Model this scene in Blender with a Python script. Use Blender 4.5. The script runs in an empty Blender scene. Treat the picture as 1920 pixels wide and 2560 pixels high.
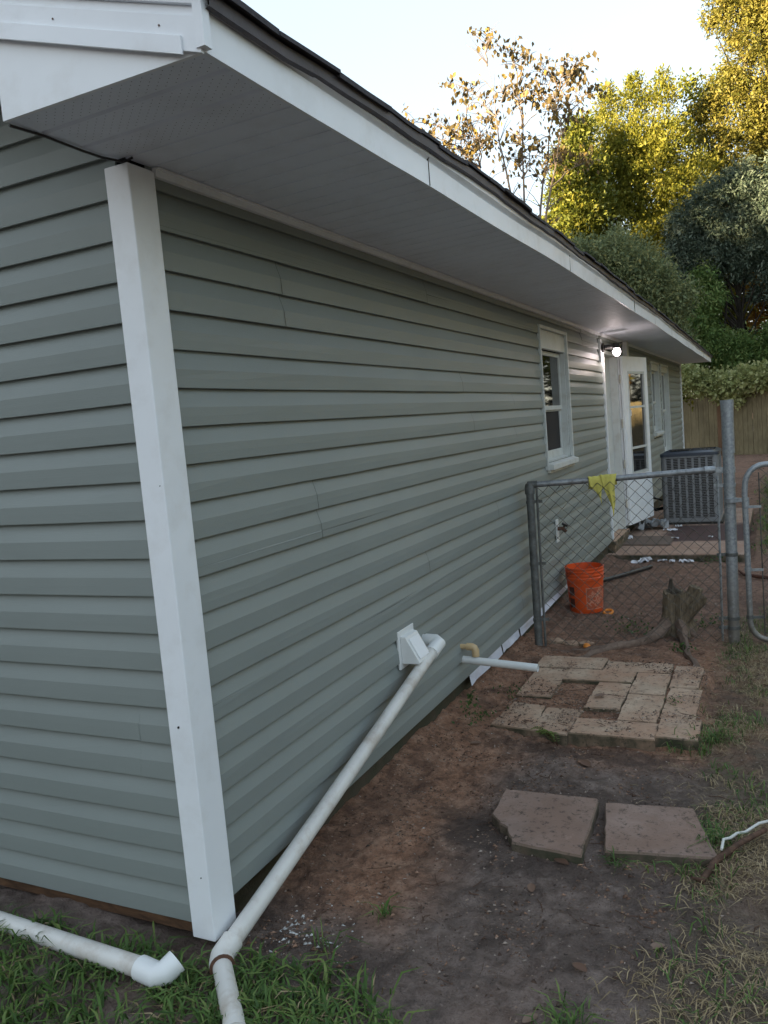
import bpy, bmesh, math, random
import numpy as np
from mathutils import Vector, Matrix
rad = math.radians
S = bpy.context.scene
COL = S.collection
random.seed(7)
RNG = np.random.default_rng(11)

# ------------------------------------------------------------------ camera
cam = bpy.data.cameras.new('camera')
cam.sensor_fit = 'VERTICAL'; cam.sensor_height = 36.0; cam.sensor_width = 27.0
cam.lens = 2018.98 / 2560 * 36
cam.clip_start = 0.02; cam.clip_end = 2000
camo = bpy.data.objects.new('camera', cam); COL.objects.link(camo)
_r = Vector((0.9006053, 0.42625729, -0.08494005)); _u = Vector((0.0325169, 0.12880096, 0.99113721)); _f = Vector((-0.43341982, 0.89538541, -0.10213827))
camo.matrix_world = Matrix(((_r.x, _u.x, -_f.x, 1.58043), (_r.y, _u.y, -_f.y, -1.82348), (_r.z, _u.z, -_f.z, 1.42785), (0, 0, 0, 1)))
S.camera = camo

# ------------------------------------------------------------------ sky and sun
SUN_EL, SUN_AZ = 8.5, 214.0          # degrees; azimuth measured clockwise from +Y: low sun behind the camera on the left
W = bpy.data.worlds.new('World'); S.world = W; W.use_nodes = True
nt = W.node_tree
sky = nt.nodes.new('ShaderNodeTexSky'); sky.sky_type = 'NISHITA'; sky.sun_disc = False
sky.sun_elevation = rad(SUN_EL); sky.sun_rotation = rad(SUN_AZ)
sky.air_density = 1.0; sky.dust_density = 0.5; sky.ozone_density = 1.8
bg = nt.nodes['Background']; bg.inputs['Strength'].default_value = 0.15
gm = nt.nodes.new('ShaderNodeGamma'); gm.inputs['Gamma'].default_value = .38     # compresses the sky range: paler sky without a darker house
nt.links.new(sky.outputs['Color'], gm.inputs['Color']); nt.links.new(gm.outputs['Color'], bg.inputs['Color'])
sl = bpy.data.lights.new('sun', 'SUN'); sl.energy = 5.0; sl.angle = rad(0.5); sl.color = (1.0, 0.78, 0.46)
so = bpy.data.objects.new('sun', sl); COL.objects.link(so)
sd = Vector((math.sin(rad(SUN_AZ)) * math.cos(rad(SUN_EL)), math.cos(rad(SUN_AZ)) * math.cos(rad(SUN_EL)), math.sin(rad(SUN_EL))))
so.rotation_euler = sd.to_track_quat('Z', 'Y').to_euler(); so.location = sd * 60
vs = S.view_settings
S.display_settings.display_device = 'sRGB'
vs.view_transform = 'Standard'; vs.look = 'None'; vs.gamma = 1; vs.use_curve_mapping = False
vs.exposure = 2.70
S.cycles.max_bounces = 8; S.cycles.sample_clamp_indirect = 8

# ------------------------------------------------------------------ material helpers
MATS = {}
class NT:
    def __init__(self, name):
        self.m = bpy.data.materials.new(name); self.m.use_nodes = True
        self.t = self.m.node_tree; self.b = self.t.nodes['Principled BSDF']; MATS[name] = self.m
        self.tc = None
    def n(self, kind, **kw):
        x = self.t.nodes.new(kind)
        for k, v in kw.items():
            if k in x.inputs: x.inputs[k].default_value = v
            else: setattr(x, k, v)
        return x
    def l(self, a, b): self.t.links.new(a, b)
    def co(self, scale=None):
        if not self.tc: self.tc = self.n('ShaderNodeNewGeometry').outputs['Position']
        if scale is None: return self.tc
        mp = self.n('ShaderNodeMapping'); mp.inputs['Scale'].default_value = scale
        self.l(self.tc, mp.inputs['Vector']); return mp.outputs['Vector']
    def noise(self, s, d=4, r=.55, vec=None, dist=0):
        x = self.n('ShaderNodeTexNoise'); x.inputs['Scale'].default_value = s; x.inputs['Detail'].default_value = d
        x.inputs['Roughness'].default_value = r; x.inputs['Distortion'].default_value = dist
        self.l(vec or self.co(), x.inputs['Vector']); return x.outputs['Fac']
    def ramp(self, fac, stops):
        x = self.n('ShaderNodeValToRGB'); e = x.color_ramp.elements
        while len(e) < len(stops): e.new(.5)
        for i, (p, c) in enumerate(stops):
            e[i].position = p; e[i].color = (c if isinstance(c, (tuple, list)) else (c, c, c)) + ((1,) if not isinstance(c, (tuple, list)) or len(c) == 3 else ())
        self.l(fac, x.inputs['Fac']); return x.outputs['Color']
    def mix(self, fac, a, b, mode='MIX'):
        x = self.n('ShaderNodeMix'); x.data_type = 'RGBA'; x.blend_type = mode
        for s, v in ((0, fac), (6, a), (7, b)):
            if hasattr(v, 'links'): self.l(v, x.inputs[s])
            else: x.inputs[s].default_value = v if s == 0 else tuple(v) + (1,)
        return x.outputs[2]
    def math(self, op, a, b=0.5):
        x = self.n('ShaderNodeMath'); x.operation = op
        for i, v in ((0, a), (1, b)):
            if hasattr(v, 'links'): self.l(v, x.inputs[i])
            else: x.inputs[i].default_value = v
        return x.outputs[0]
    def bump(self, h, dist=.005, strength=.5, prev=None):
        x = self.n('ShaderNodeBump'); x.inputs['Distance'].default_value = dist; x.inputs['Strength'].default_value = strength
        self.l(h, x.inputs['Height'])
        if prev is not None: self.l(prev, x.inputs['Normal'])
        self.l(x.outputs['Normal'], self.b.inputs['Normal']); return x.outputs['Normal']
    def set(self, col=None, rough=None, metal=None, spec=None):
        for k, v in (('Base Color', col), ('Roughness', rough), ('Metallic', metal), ('Specular IOR Level', spec)):
            if v is None: continue
            if hasattr(v, 'links'): self.l(v, self.b.inputs[k])
            else: self.b.inputs[k].default_value = tuple(v) + (1,) if k == 'Base Color' else v
        return self

def simple(name, c, rough=.5, var=.12, scale=8, metal=0, spec=.5, bump=0, bscale=60, dirt=None, dirtamt=.5):
    m = NT(name)
    a = m.noise(scale)
    lo = tuple(x * (1 - var) for x in c); hi = tuple(min(1, x * (1 + var)) for x in c)
    col = m.ramp(a, [(.3, lo), (.7, hi)])
    if dirt:
        d = m.ramp(m.noise(scale * 2.3, 6, .65), [(.5, 0.0), (.72, dirtamt)])
        col = m.mix(d, col, dirt)
    m.set(col, rough, metal, spec)
    if bump: m.bump(m.noise(bscale, 3), bump, .6)
    return m.m

# siding: satin vinyl with very faint horizontal wood grain
def siding_mat(name, axis):
    m = NT(name)
    sc = (60, 1.2, 60) if axis == 'y' else (1.2, 60, 60)
    g = m.noise(14, 3, .6, m.co(sc))
    big = m.noise(.9, 3)
    c = m.mix(m.ramp(big, [(.35, 0.), (.7, 1.)]), (.226, .252, .238), (.250, .277, .262))
    gr = m.noise(5, 6, .7, m.co((1, 1, 1)))
    c = m.mix(m.ramp(gr, [(.62, 0.), (.8, .16)]), c, (.17, .15, .12))
    m.set(c, .48, 0, .4)
    m.bump(g, .0012, .35)
    return m.m
M_side = siding_mat('side_siding_vinyl', 'y'); M_gable = siding_mat('gable_siding_vinyl', 'x')
M_white = simple('white_vinyl', (.84, .86, .88), .42, .04, 3, dirt=(.45, .40, .33), dirtamt=.18)
M_alum = simple('white_aluminium', (.82, .84, .87), .38, .05, 2, dirt=(.40, .36, .30), dirtamt=.25, bump=.004, bscale=5)
M_soffit = simple('soffit_vinyl', (.76, .80, .88), .55, .03, 3, spec=.3, dirt=(.30, .28, .26), dirtamt=.15)
M_trim = simple('painted_trim', (.60, .62, .60), .5, .06, 4, dirt=(.34, .29, .22), dirtamt=.35)
M_oldtrim = simple('weathered_cream_paint', (.58, .55, .47), .6, .1, 6, dirt=(.25, .19, .13), dirtamt=.55)
M_flash = simple('white_flashing', (.66, .68, .76), .45, .05, 3, dirt=(.4, .3, .24), dirtamt=.2)
M_pvc = simple('white_plastic_pipe', (.66, .64, .60), .42, .08, 4, dirt=(.33, .24, .16), dirtamt=.6)
M_pvcclean = simple('clean_white_plastic', (.76, .77, .76), .35, .03, 6)
M_brass = simple('tan_plastic_pipe', (.58, .42, .23), .4, .12, 12)
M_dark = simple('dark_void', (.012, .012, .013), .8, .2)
M_black = simple('black_metal', (.018, .017, .016), .45, .2, 20)
M_shingle = simple('asphalt_shingle', (.046, .042, .048), .9, .35, 45, bump=.004, bscale=160)
M_drip = simple('brown_drip_edge', (.075, .066, .074), .6, .3, 6, bump=.003, bscale=30)
M_screen = simple('insect_screen', (.030, .028, .030), .75, .2, 3, spec=.25)
def glass_mat():
    m = NT('window_glass'); m.set((.014, .014, .013), .03, 0, .9)
    return m.m
M_glass = glass_mat()
M_curtain = simple('curtain_cloth', (.16, .165, .17), .8, .1)
M_rust = simple('rusty_brown', (.10, .045, .025), .7, .4, 40)

def galv():
    m = NT('galvanised_steel')
    v = m.n('ShaderNodeTexVoronoi'); v.inputs['Scale'].default_value = 70; m.l(m.co(), v.inputs['Vector'])
    a = m.ramp(v.outputs['Color'], [(.2, (.27, .285, .30)), (.8, (.37, .39, .40))])
    z = m.n('ShaderNodeSeparateXYZ'); m.l(m.co(), z.inputs[0])
    w = m.n('ShaderNodeMapRange'); m.l(z.outputs['Z'], w.inputs['Value'])
    w.inputs['From Min'].default_value = .38; w.inputs['From Max'].default_value = -.05; w.inputs['To Max'].default_value = .75
    wm = m.math('MULTIPLY', w.outputs[0], m.ramp(m.noise(14), [(.3, .4), (.6, 1.)]))
    c = m.mix(wm, a, (.19, .155, .115))
    c = m.mix(m.ramp(m.noise(30, 5), [(.62, 0.), (.72, .8)]), c, (.52, .53, .53))
    m.set(c, .5, .45, .5); m.bump(m.noise(60), .001, .3); return m.m
M_galv = galv()
M_galvold = simple('old_galvanised_steel', (.13, .135, .13), .6, .35, 25, metal=.35, dirt=(.10, .075, .05), dirtamt=.7)
M_rail = simple('galvanised_rail', (.26, .27, .28), .48, .35, 16, metal=.45, dirt=(.09, .085, .08), dirtamt=.7)
M_wire = simple('chain_link_wire', (.10, .095, .085), .55, .45, 9, metal=.4, dirt=(.09, .06, .035), dirtamt=.7)

def concrete(name, base, red, amt, dark=(.05, .04, .032)):
    m = NT(name)
    c = m.ramp(m.noise(7, 6, .6), [(.3, tuple(x * .8 for x in base)), (.7, tuple(x * 1.15 for x in base))])
    c = m.mix(m.ramp(m.noise(4.2, 6, .7), [(.36, 0.), (.60, amt)]), c, red)
    c = m.mix(m.ramp(m.noise(38, 5, .75), [(.54, 0.), (.66, .85)]), c, dark)
    c = m.mix(m.ramp(m.noise(6.5, 5, .7), [(.64, 0.), (.74, .45)]), c, tuple(min(1, x * 1.7) for x in base))
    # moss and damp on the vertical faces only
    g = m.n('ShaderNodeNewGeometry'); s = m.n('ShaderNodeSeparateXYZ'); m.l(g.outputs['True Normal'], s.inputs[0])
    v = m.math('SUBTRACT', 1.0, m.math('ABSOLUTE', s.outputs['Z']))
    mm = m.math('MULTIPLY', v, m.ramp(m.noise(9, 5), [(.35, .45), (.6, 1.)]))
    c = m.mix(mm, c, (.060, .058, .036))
    m.set(c, .9, 0, .3); m.bump(m.noise(90, 6, .7), .004, .8)
    return m.m
M_block = concrete('paver_concrete', (.47, .35, .255), (.40, .235, .155), .8)
M_slab = concrete('wet_slab_concrete', (.28, .20, .165), (.20, .12, .085), .6)
M_patio = concrete('patio_concrete', (.38, .27, .21), (.30, .17, .115), .6)
def patio_stain():
    t = M_patio.node_tree; b = t.nodes['Principled BSDF']; old = b.inputs['Base Color'].links[0].from_socket
    g = t.nodes.new('ShaderNodeNewGeometry'); sp = t.nodes.new('ShaderNodeSeparateXYZ'); t.links.new(g.outputs['Position'], sp.inputs[0])
    n = t.nodes.new('ShaderNodeTexNoise'); n.inputs['Scale'].default_value = 3.5; n.inputs['Detail'].default_value = 5; t.links.new(g.outputs['Position'], n.inputs['Vector'])
    def mr(sock, a, b_):
        ad = t.nodes.new('ShaderNodeMath'); ad.operation = 'MULTIPLY_ADD'; t.links.new(n.outputs['Fac'], ad.inputs[0]); ad.inputs[1].default_value = .5; t.links.new(sock, ad.inputs[2])
        r = t.nodes.new('ShaderNodeMapRange'); t.links.new(ad.outputs[0], r.inputs['Value']); r.inputs['From Min'].default_value = a; r.inputs['From Max'].default_value = b_; return r.outputs[0]
    def mul(a, b_):
        x = t.nodes.new('ShaderNodeMath'); x.operation = 'MULTIPLY'; t.links.new(a, x.inputs[0]); t.links.new(b_, x.inputs[1]); return x.outputs[0]
    f = mul(mul(mr(sp.outputs['X'], .62, .74), mr(sp.outputs['Y'], 8.00, 8.10)), mr(sp.outputs['Y'], 9.45, 9.30))
    mx = t.nodes.new('ShaderNodeMix'); mx.data_type = 'RGBA'; t.links.new(f, mx.inputs[0]); t.links.new(old, mx.inputs[6]); mx.inputs[7].default_value = (.085, .052, .047, 1); t.links.new(mx.outputs[2], b.inputs['Base Color'])
patio_stain()
M_found = concrete('foundation_block', (.11, .085, .065), (.10, .055, .035), .7, (.02, .018, .014))

def wood(name, a, b, sc=(18, 18, 1.5), rough=.85):
    m = NT(name)
    n = m.noise(3, 6, .65, m.co(sc), .6)
    c = m.ramp(n, [(.3, a), (.7, b)])
    c = m.mix(m.ramp(m.noise(.9, 4), [(.4, 0.), (.65, .5)]), c, tuple(x * .55 for x in a))
    m.set(c, rough, 0, .25); m.bump(n, .004, .5); return m.m
M_fence = wood('fence_boards', (.12, .10, .056), (.29, .24, .145))
M_fencepost = wood('fence_post_wood', (.13, .075, .045), (.22, .13, .08))
M_bark = wood('grey_brown_bark', (.045, .036, .027), (.12, .10, .078), (9, 9, 4))
M_darkbark = wood('dark_bark', (.022, .018, .014), (.06, .05, .04), (9, 9, 4))
M_palebark = wood('pale_bark', (.13, .10, .085), (.26, .21, .17), (9, 9, 4))
M_sill = wood('raw_sill_wood', (.045, .026, .016), (.19, .10, .052), (3, 30, 12))
M_stump = wood('rotten_stump_wood', (.075, .056, .036), (.28, .215, .145), (26, 26, 4))
M_root = wood('bare_root', (.12, .08, .06), (.27, .19, .145), (8, 8, 8))
M_stick = wood('stripped_stick', (.06, .035, .025), (.16, .09, .06), (12, 12, 12))
M_redstick = wood('red_brown_stick', (.09, .04, .028), (.17, .08, .055), (12, 12, 12))
M_cloth = simple('yellow_cloth', (.62, .55, .13), .9, .12, 18, bump=.002, bscale=300)
M_bucket = simple('orange_plastic', (.72, .095, .018), .42, .10, 6, dirt=(.30, .06, .02), dirtamt=.35)
M_bprint = simple('faded_print', (.62, .30, .20), .6, .15, 20)
M_bpatch = simple('print_patch', (.50, .105, .045), .55, .1, 20)
M_bdark = simple('dark_print', (.10, .035, .025), .6, .3, 30)
M_ac = simple('grey_painted_steel', (.235, .24, .245), .42, .06, 6, dirt=(.06, .055, .05), dirtamt=.4)
M_accap = simple('dark_blue_grey_steel', (.055, .065, .085), .32, .06, 6)
M_accoil = simple('coil_void', (.05, .047, .045), .6, .3, 20)
M_paper = simple('white_paper', (.70, .70, .74), .8, .06, 10)
M_bag = simple('clear_plastic_bag', (.20, .21, .22), .18, .25, 12, spec=.8)
M_mat = wood('worn_door_mat', (.13, .095, .075), (.22, .165, .135), (3, 12, 3))
M_hose = simple('black_pipe', (.022, .022, .025), .4, .3, 20)
M_ring = simple('orange_ring_plastic', (.72, .24, .03), .5, .1)
M_rope = simple('white_rope', (.60, .60, .56), .9, .1, 200)
M_chip = simple('white_chips', (.55, .54, .52), .8, .2, 60)
M_bottle = simple('blue_plastic', (.12, .22, .40), .4, .2)
M_lime = simple('lime_plastic', (.35, .50, .06), .5, .1)

def bulb_mat():
    m = NT('lit_bulb'); m.b.inputs['Emission Color'].default_value = (1, .86, .90, 1); m.b.inputs['Emission Strength'].default_value = 6
    m.set((.8, .8, .8), .4); return m.m
M_bulb = bulb_mat()

def tint_mat(name, stops, rough=.55, trans=.35, spec=.35):
    """leaf material: per-leaf colour from the point attribute 'tint', some light shines through"""
    m = NT(name)
    a = m.n('ShaderNodeAttribute'); a.attribute_name = 'tint'
    c = m.ramp(a.outputs['Fac'], stops)
    m.set(c, rough, 0, spec)
    t = m.n('ShaderNodeBsdfTranslucent'); m.l(c, t.inputs['Color'])
    mx = m.n('ShaderNodeMixShader'); mx.inputs[0].default_value = trans
    m.l(m.b.outputs[0], mx.inputs[1]); m.l(t.outputs[0], mx.inputs[2])
    m.l(mx.outputs[0], m.t.nodes['Material Output'].inputs['Surface'])
    return m.m
L_oak = tint_mat('yellow_green_leaves', trans=.5, stops=[(0, (.085, .11, .018)), (.5, (.22, .225, .032)), (1, (.35, .31, .05))])
L_mag = tint_mat('deep_green_leaves', [(0, (.05, .075, .014)), (.6, (.15, .17, .024)), (1, (.28, .25, .035))])
L_shrub = tint_mat('grey_green_leaves', [(0, (.08, .12, .06)), (.6, (.21, .25, .12)), (1, (.40, .38, .16))])
L_tall = tint_mat('golden_cedar_sprays', [(0, (.06, .075, .014)), (.5, (.17, .16, .028)), (1, (.28, .235, .055))])
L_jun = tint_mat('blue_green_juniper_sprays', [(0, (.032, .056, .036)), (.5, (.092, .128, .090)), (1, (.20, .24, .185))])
L_jung = tint_mat('fresh_green_sprays', [(0, (.05, .11, .03)), (.6, (.16, .25, .07)), (1, (.30, .35, .12))])
L_gold = tint_mat('orange_autumn_leaves', [(0, (.22, .11, .012)), (.5, (.40, .22, .02)), (1, (.50, .32, .05))])
L_sparse = tint_mat('brown_gold_leaves', [(0, (.06, .05, .03)), (.5, (.13, .095, .035)), (1, (.24, .17, .035))], trans=.25)
L_ivy = tint_mat('ivy_leaves', [(0, (.15, .19, .06)), (.5, (.40, .43, .18)), (1, (.62, .62, .34))])
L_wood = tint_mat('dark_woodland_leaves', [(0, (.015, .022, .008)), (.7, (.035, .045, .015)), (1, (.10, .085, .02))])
L_grass = tint_mat('green_grass_blades', [(0, (.035, .075, .018)), (.6, (.10, .18, .04)), (1, (.22, .27, .08))], trans=.3)
L_straw = tint_mat('dry_straw_blades', [(0, (.13, .088, .05)), (.5, (.31, .23, .125)), (1, (.46, .36, .21))], trans=.15)
L_weed = tint_mat('weed_leaves', [(0, (.03, .07, .018)), (1, (.10, .17, .045))])
L_fern = tint_mat('fern_leaves', [(0, (.09, .14, .025)), (1, (.19, .25, .06))])
L_dead = tint_mat('dead_leaf', [(0, (.07, .04, .028)), (.6, (.16, .09, .06)), (1, (.22, .15, .11))], trans=.1)
L_clod = tint_mat('soil_clods', [(0, (.06, .036, .026)), (.6, (.20, .115, .075)), (1, (.36, .22, .15))], trans=0, rough=.95)
L_litter = tint_mat('litter_specks', [(0, (.045, .030, .023)), (.4, (.15, .092, .065)), (.8, (.30, .215, .16)), (1, (.40, .33, .28))], trans=0)

# ------------------------------------------------------------------ object helpers
def tag(o, label=None, cat=None, group=None, kind=None):
    for k, v in (('label', label), ('category', cat), ('group', group), ('kind', kind)):
        if v: o[k] = v
    return o
def thing(name, label, cat, loc=(0, 0, 0), group=None):
    o = bpy.data.objects.new(name, None); COL.objects.link(o); o.location = loc
    o.empty_display_size = .1
    return tag(o, label, cat, group)
def origin(o):
    p = Vector((0, 0, 0))
    while o is not None:
        p += o.location; o = o.parent
    return p

class MB:
    """collects shapes in world coordinates; build() links them as one mesh object"""
    def __init__(self): self.v = []; self.f = []
    def add(self, vs, fs):
        n = len(self.v); self.v += [tuple(x) for x in vs]; self.f += [tuple(i + n for i in f) for f in fs]; return self
    def box(self, x0, x1, y0, y1, z0, z1):
        return self.add([(x, y, z) for x in (x0, x1) for y in (y0, y1) for z in (z0, z1)],
                        [(0, 1, 3, 2), (4, 6, 7, 5), (0, 4, 5, 1), (2, 3, 7, 6), (0, 2, 6, 4), (1, 5, 7, 3)])
    def obox(self, c, ax, ay, az):
        c, ax, ay, az = map(Vector, (c, ax, ay, az))
        return self.add([c + i * ax + j * ay + k * az for i in (-1, 1) for j in (-1, 1) for k in (-1, 1)],
                        [(0, 1, 3, 2), (4, 6, 7, 5), (0, 4, 5, 1), (2, 3, 7, 6), (0, 2, 6, 4), (1, 5, 7, 3)])
    def prism(self, poly, axis, a, b):
        """poly in the plane normal to axis ('x': (y,z), 'y': (x,z), 'z': (x,y)) pulled from a to b"""
        def mk(p, t): return {'x': (t, p[0], p[1]), 'y': (p[0], t, p[1]), 'z': (p[0], p[1], t)}[axis]
        n = len(poly)
        vs = [mk(p, a) for p in poly] + [mk(p, b) for p in poly]
        return self.add(vs, [tuple(range(n))[::-1], tuple(range(n, 2 * n))] + [(i, (i + 1) % n, n + (i + 1) % n, n + i) for i in range(n)])
    def tube(self, pts, r, seg=10, caps=True):
        pts = [Vector(p) for p in pts]; rs = r if isinstance(r, (list, tuple)) else [r] * len(pts)
        rings = []; prev = None
        for i, p in enumerate(pts):
            d = (pts[min(i + 1, len(pts) - 1)] - pts[max(i - 1, 0)])
            if d.length < 1e-9: d = Vector((0, 0, 1))
            d.normalize()
            if prev is None:
                a = Vector((0, 0, 1)) if abs(d.z) < .9 else Vector((1, 0, 0)); n = d.cross(a).normalized()
            else:
                n = (prev - d * prev.dot(d)); n = n.normalized() if n.length > 1e-6 else d.orthogonal().normalized()
            prev = n; b = d.cross(n)
            rings.append([p + (n * math.cos(2 * math.pi * k / seg) + b * math.sin(2 * math.pi * k / seg)) * rs[i] for k in range(seg)])
        vs = [v for ring in rings for v in ring]; fs = []
        for i in range(len(rings) - 1):
            for k in range(seg):
                fs.append((i * seg + k, i * seg + (k + 1) % seg, (i + 1) * seg + (k + 1) % seg, (i + 1) * seg + k))
        if caps:
            fs.append(tuple(range(seg))[::-1]); fs.append(tuple((len(rings) - 1) * seg + k for k in range(seg)))
        return self.add(vs, fs)
    def lathe(self, prof, c, seg=40, caps=(True, True)):
        n = len(prof); vs = []; fs = []
        for r, z in prof:
            vs += [(c[0] + r * math.cos(2 * math.pi * k / seg), c[1] + r * math.sin(2 * math.pi * k / seg), c[2] + z) for k in range(seg)]
        for i in range(n - 1):
            for k in range(seg):
                fs.append((i * seg + k, i * seg + (k + 1) % seg, (i + 1) * seg + (k + 1) % seg, (i + 1) * seg + k))
        if caps[0]: fs.append(tuple(range(seg))[::-1])
        if caps[1]: fs.append(tuple((n - 1) * seg + k for k in range(seg)))
        return self.add(vs, fs)
    def build(self, name, mat, parent=None, smooth=False, bevel=0, label=None):
        me = bpy.data.meshes.new(name)
        o0 = origin(parent) if parent else Vector((0, 0, 0))
        me.from_pydata([(v[0] - o0.x, v[1] - o0.y, v[2] - o0.z) for v in self.v], [], self.f); me.update()
        bm = bmesh.new(); bm.from_mesh(me); bmesh.ops.recalc_face_normals(bm, faces=bm.faces); bm.to_mesh(me); bm.free()
        o = bpy.data.objects.new(name, me); COL.objects.link(o); me.materials.append(mat)
        if parent: o.parent = parent
        if smooth:
            me.polygons.foreach_set('use_smooth', [True] * len(me.polygons))
            me.set_sharp_from_angle(angle=rad(38))
        if bevel:
            b = o.modifiers.new('bevel', 'BEVEL'); b.width = bevel; b.segments = 2; b.limit_method = 'ANGLE'; b.angle_limit = rad(35)
        if label: o['label'] = label
        return o

def npmesh(name, V, F, mat, parent=None, tint=None, smooth=False):
    """V (n,3) world coordinates, F (m,k) index array"""
    V = np.asarray(V, np.float32)
    if parent:
        o0 = origin(parent); V = V - np.array([o0.x, o0.y, o0.z], np.float32)
    me = bpy.data.meshes.new(name); m, k = F.shape
    me.vertices.add(len(V)); me.vertices.foreach_set('co', V.ravel())
    me.loops.add(m * k); me.loops.foreach_set('vertex_index', F.ravel().astype(np.int32))
    me.polygons.add(m); me.polygons.foreach_set('loop_start', np.arange(0, m * k, k, dtype=np.int32))
    me.polygons.foreach_set('loop_total', np.full(m, k, np.int32))
    if smooth: me.polygons.foreach_set('use_smooth', np.ones(m, bool))
    me.update(calc_edges=True)
    if tint is not None:
        at = me.attributes.new('tint', 'FLOAT', 'POINT'); at.data.foreach_set('value', np.asarray(tint, np.float32))
    me.materials.append(mat)
    o = bpy.data.objects.new(name, me); COL.objects.link(o)
    if parent: o.parent = parent
    return o

def unit(a): return a / np.maximum(np.linalg.norm(a, axis=1, keepdims=True), 1e-9)
def leaf_arrays(P, A, Nrm, L, Wd, fold=.25):
    """kite leaves: base P, axis A, normal Nrm, length L, width Wd -> (V,F)"""
    B = unit(np.cross(A, Nrm)); Nn = unit(np.cross(B, A)); L = L[:, None]; Wd = Wd[:, None]
    v0 = P; v1 = P + A * L * .45 + B * Wd * .5 + Nn * Wd * fold; v2 = P + A * L; v3 = P + A * L * .45 - B * Wd * .5 + Nn * Wd * fold
    V = np.stack([v0, v1, v2, v3], 1).reshape(-1, 3)
    n = len(P); F = np.arange(n * 4).reshape(n, 4)
    F = np.stack([F[:, [0, 1, 2]], F[:, [0, 2, 3]]], 1).reshape(-1, 3)
    return V, F

def crown(name, blobs, n, L, Wd, mat, parent, up=0.2, droop=0., clump=10, spread=.16, shell=.55, seed=1, tintmul=1.):
    rng = np.random.default_rng(seed)
    B = np.array(blobs); w = B[:, 3] ** 2; w /= w.sum()
    nt_ = max(1, n // clump)
    bi = rng.choice(len(B), nt_, p=w)
    d = unit(rng.normal(size=(nt_, 3)))
    rr = shell + (1 - shell) * rng.random(nt_) ** .6
    lump = 1 + .30 * np.sin(d[:, 0] * 5 + bi) * np.sin(d[:, 2] * 6 + bi * 2) + .14 * np.sin(d[:, 1] * 11 + d[:, 2] * 9 + bi)
    T = B[bi, :3] + d * (B[bi, 3] * rr * lump)[:, None]
    P = np.repeat(T, clump, 0); D = np.repeat(d, clump, 0); R = np.repeat(B[bi, 3], clump)
    P = P + rng.normal(size=P.shape) * np.minimum(spread, R * .3)[:, None]
    A = unit(D * .7 + rng.normal(size=P.shape) * .75 + np.array([0, 0, up - droop]))
    Nr = unit(rng.normal(size=P.shape) + np.array([0, 0, .6]) + D * .4)
    s = (.45 + .75 * rng.random(len(P)) + .45 * rng.random(len(P)) ** 4) * np.repeat(.75 + .5 * rng.random(nt_), clump)
    V, F = leaf_arrays(P, A, Nr, L * s, Wd * s * (.7 + .6 * rng.random(len(P))))
    t = np.clip((np.repeat(rng.random(nt_), clump) * .55 + rng.random(len(P)) * .5) * tintmul, 0, 1)
    return npmesh(name, V, F, mat, parent, np.repeat(t, 4))

def limbs(name, base, blobs, r0, mat, parent, split=.35, seed=3, extra=0):
    rng = random.Random(seed); mb = MB()
    base = Vector(base); top = max(b[2] for b in blobs)
    cx = sum(b[0] for b in blobs) / len(blobs); cy = sum(b[1] for b in blobs) / len(blobs)
    pts = []; H = top - base.z
    for i in range(9):
        t = i / 8; pts.append(base.lerp(Vector((cx, cy, base.z + H * .9)), t) + Vector((rng.uniform(-.08, .08), rng.uniform(-.08, .08), 0)) * (1 if i else 0))
    mb.tube(pts, [r0 * (1 - .8 * i / 8) for i in range(9)], 8)
    for b in blobs:
        e = Vector(b[:3]); t = max(.12, min(.85, (e.z - base.z) / H - split * .6))
        k = t * 8; i = int(k); s = pts[i].lerp(pts[min(i + 1, 8)], k - i)
        mid = s.lerp(e, .5) + Vector((rng.uniform(-.15, .15), rng.uniform(-.15, .15), -.12))
        mb.tube([s, s.lerp(mid, .5), mid, mid.lerp(e, .5), e], [r0 * .24, r0 * .19, r0 * .14, r0 * .09, r0 * .04], 6)
    return mb.build(name, mat, parent, smooth=True)

# ------------------------------------------------------------------ ground height
_gy = np.array([-400, -6, -.9, -.3, 0, 1, 2, 4, 7, 12, 25, 400.]); _gz = np.array([-.10, -.09, -.08, -.085, -.11, -.135, -.185, -.2, -.2, -.2, -.25, -.3])
def vnoise(x, y, s, seed=0):
    """smooth value noise on a lattice, works on arrays"""
    x = np.asarray(x, float) * s; y = np.asarray(y, float) * s
    xi = np.floor(x).astype(np.int64); yi = np.floor(y).astype(np.int64); fx = x - xi; fy = y - yi
    fx = fx * fx * (3 - 2 * fx); fy = fy * fy * (3 - 2 * fy)
    def h(a, b):
        n = (a * 374761393 + b * 668265263 + seed * 1442695) & 0x7fffffff
        n = ((n ^ (n >> 13)) * 1274126177) & 0x7fffffff
        return ((n ^ (n >> 16)) & 0xffff) / 65535.0
    return (h(xi, yi) * (1 - fx) + h(xi + 1, yi) * fx) * (1 - fy) + (h(xi, yi + 1) * (1 - fx) + h(xi + 1, yi + 1) * fx) * fy
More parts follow.
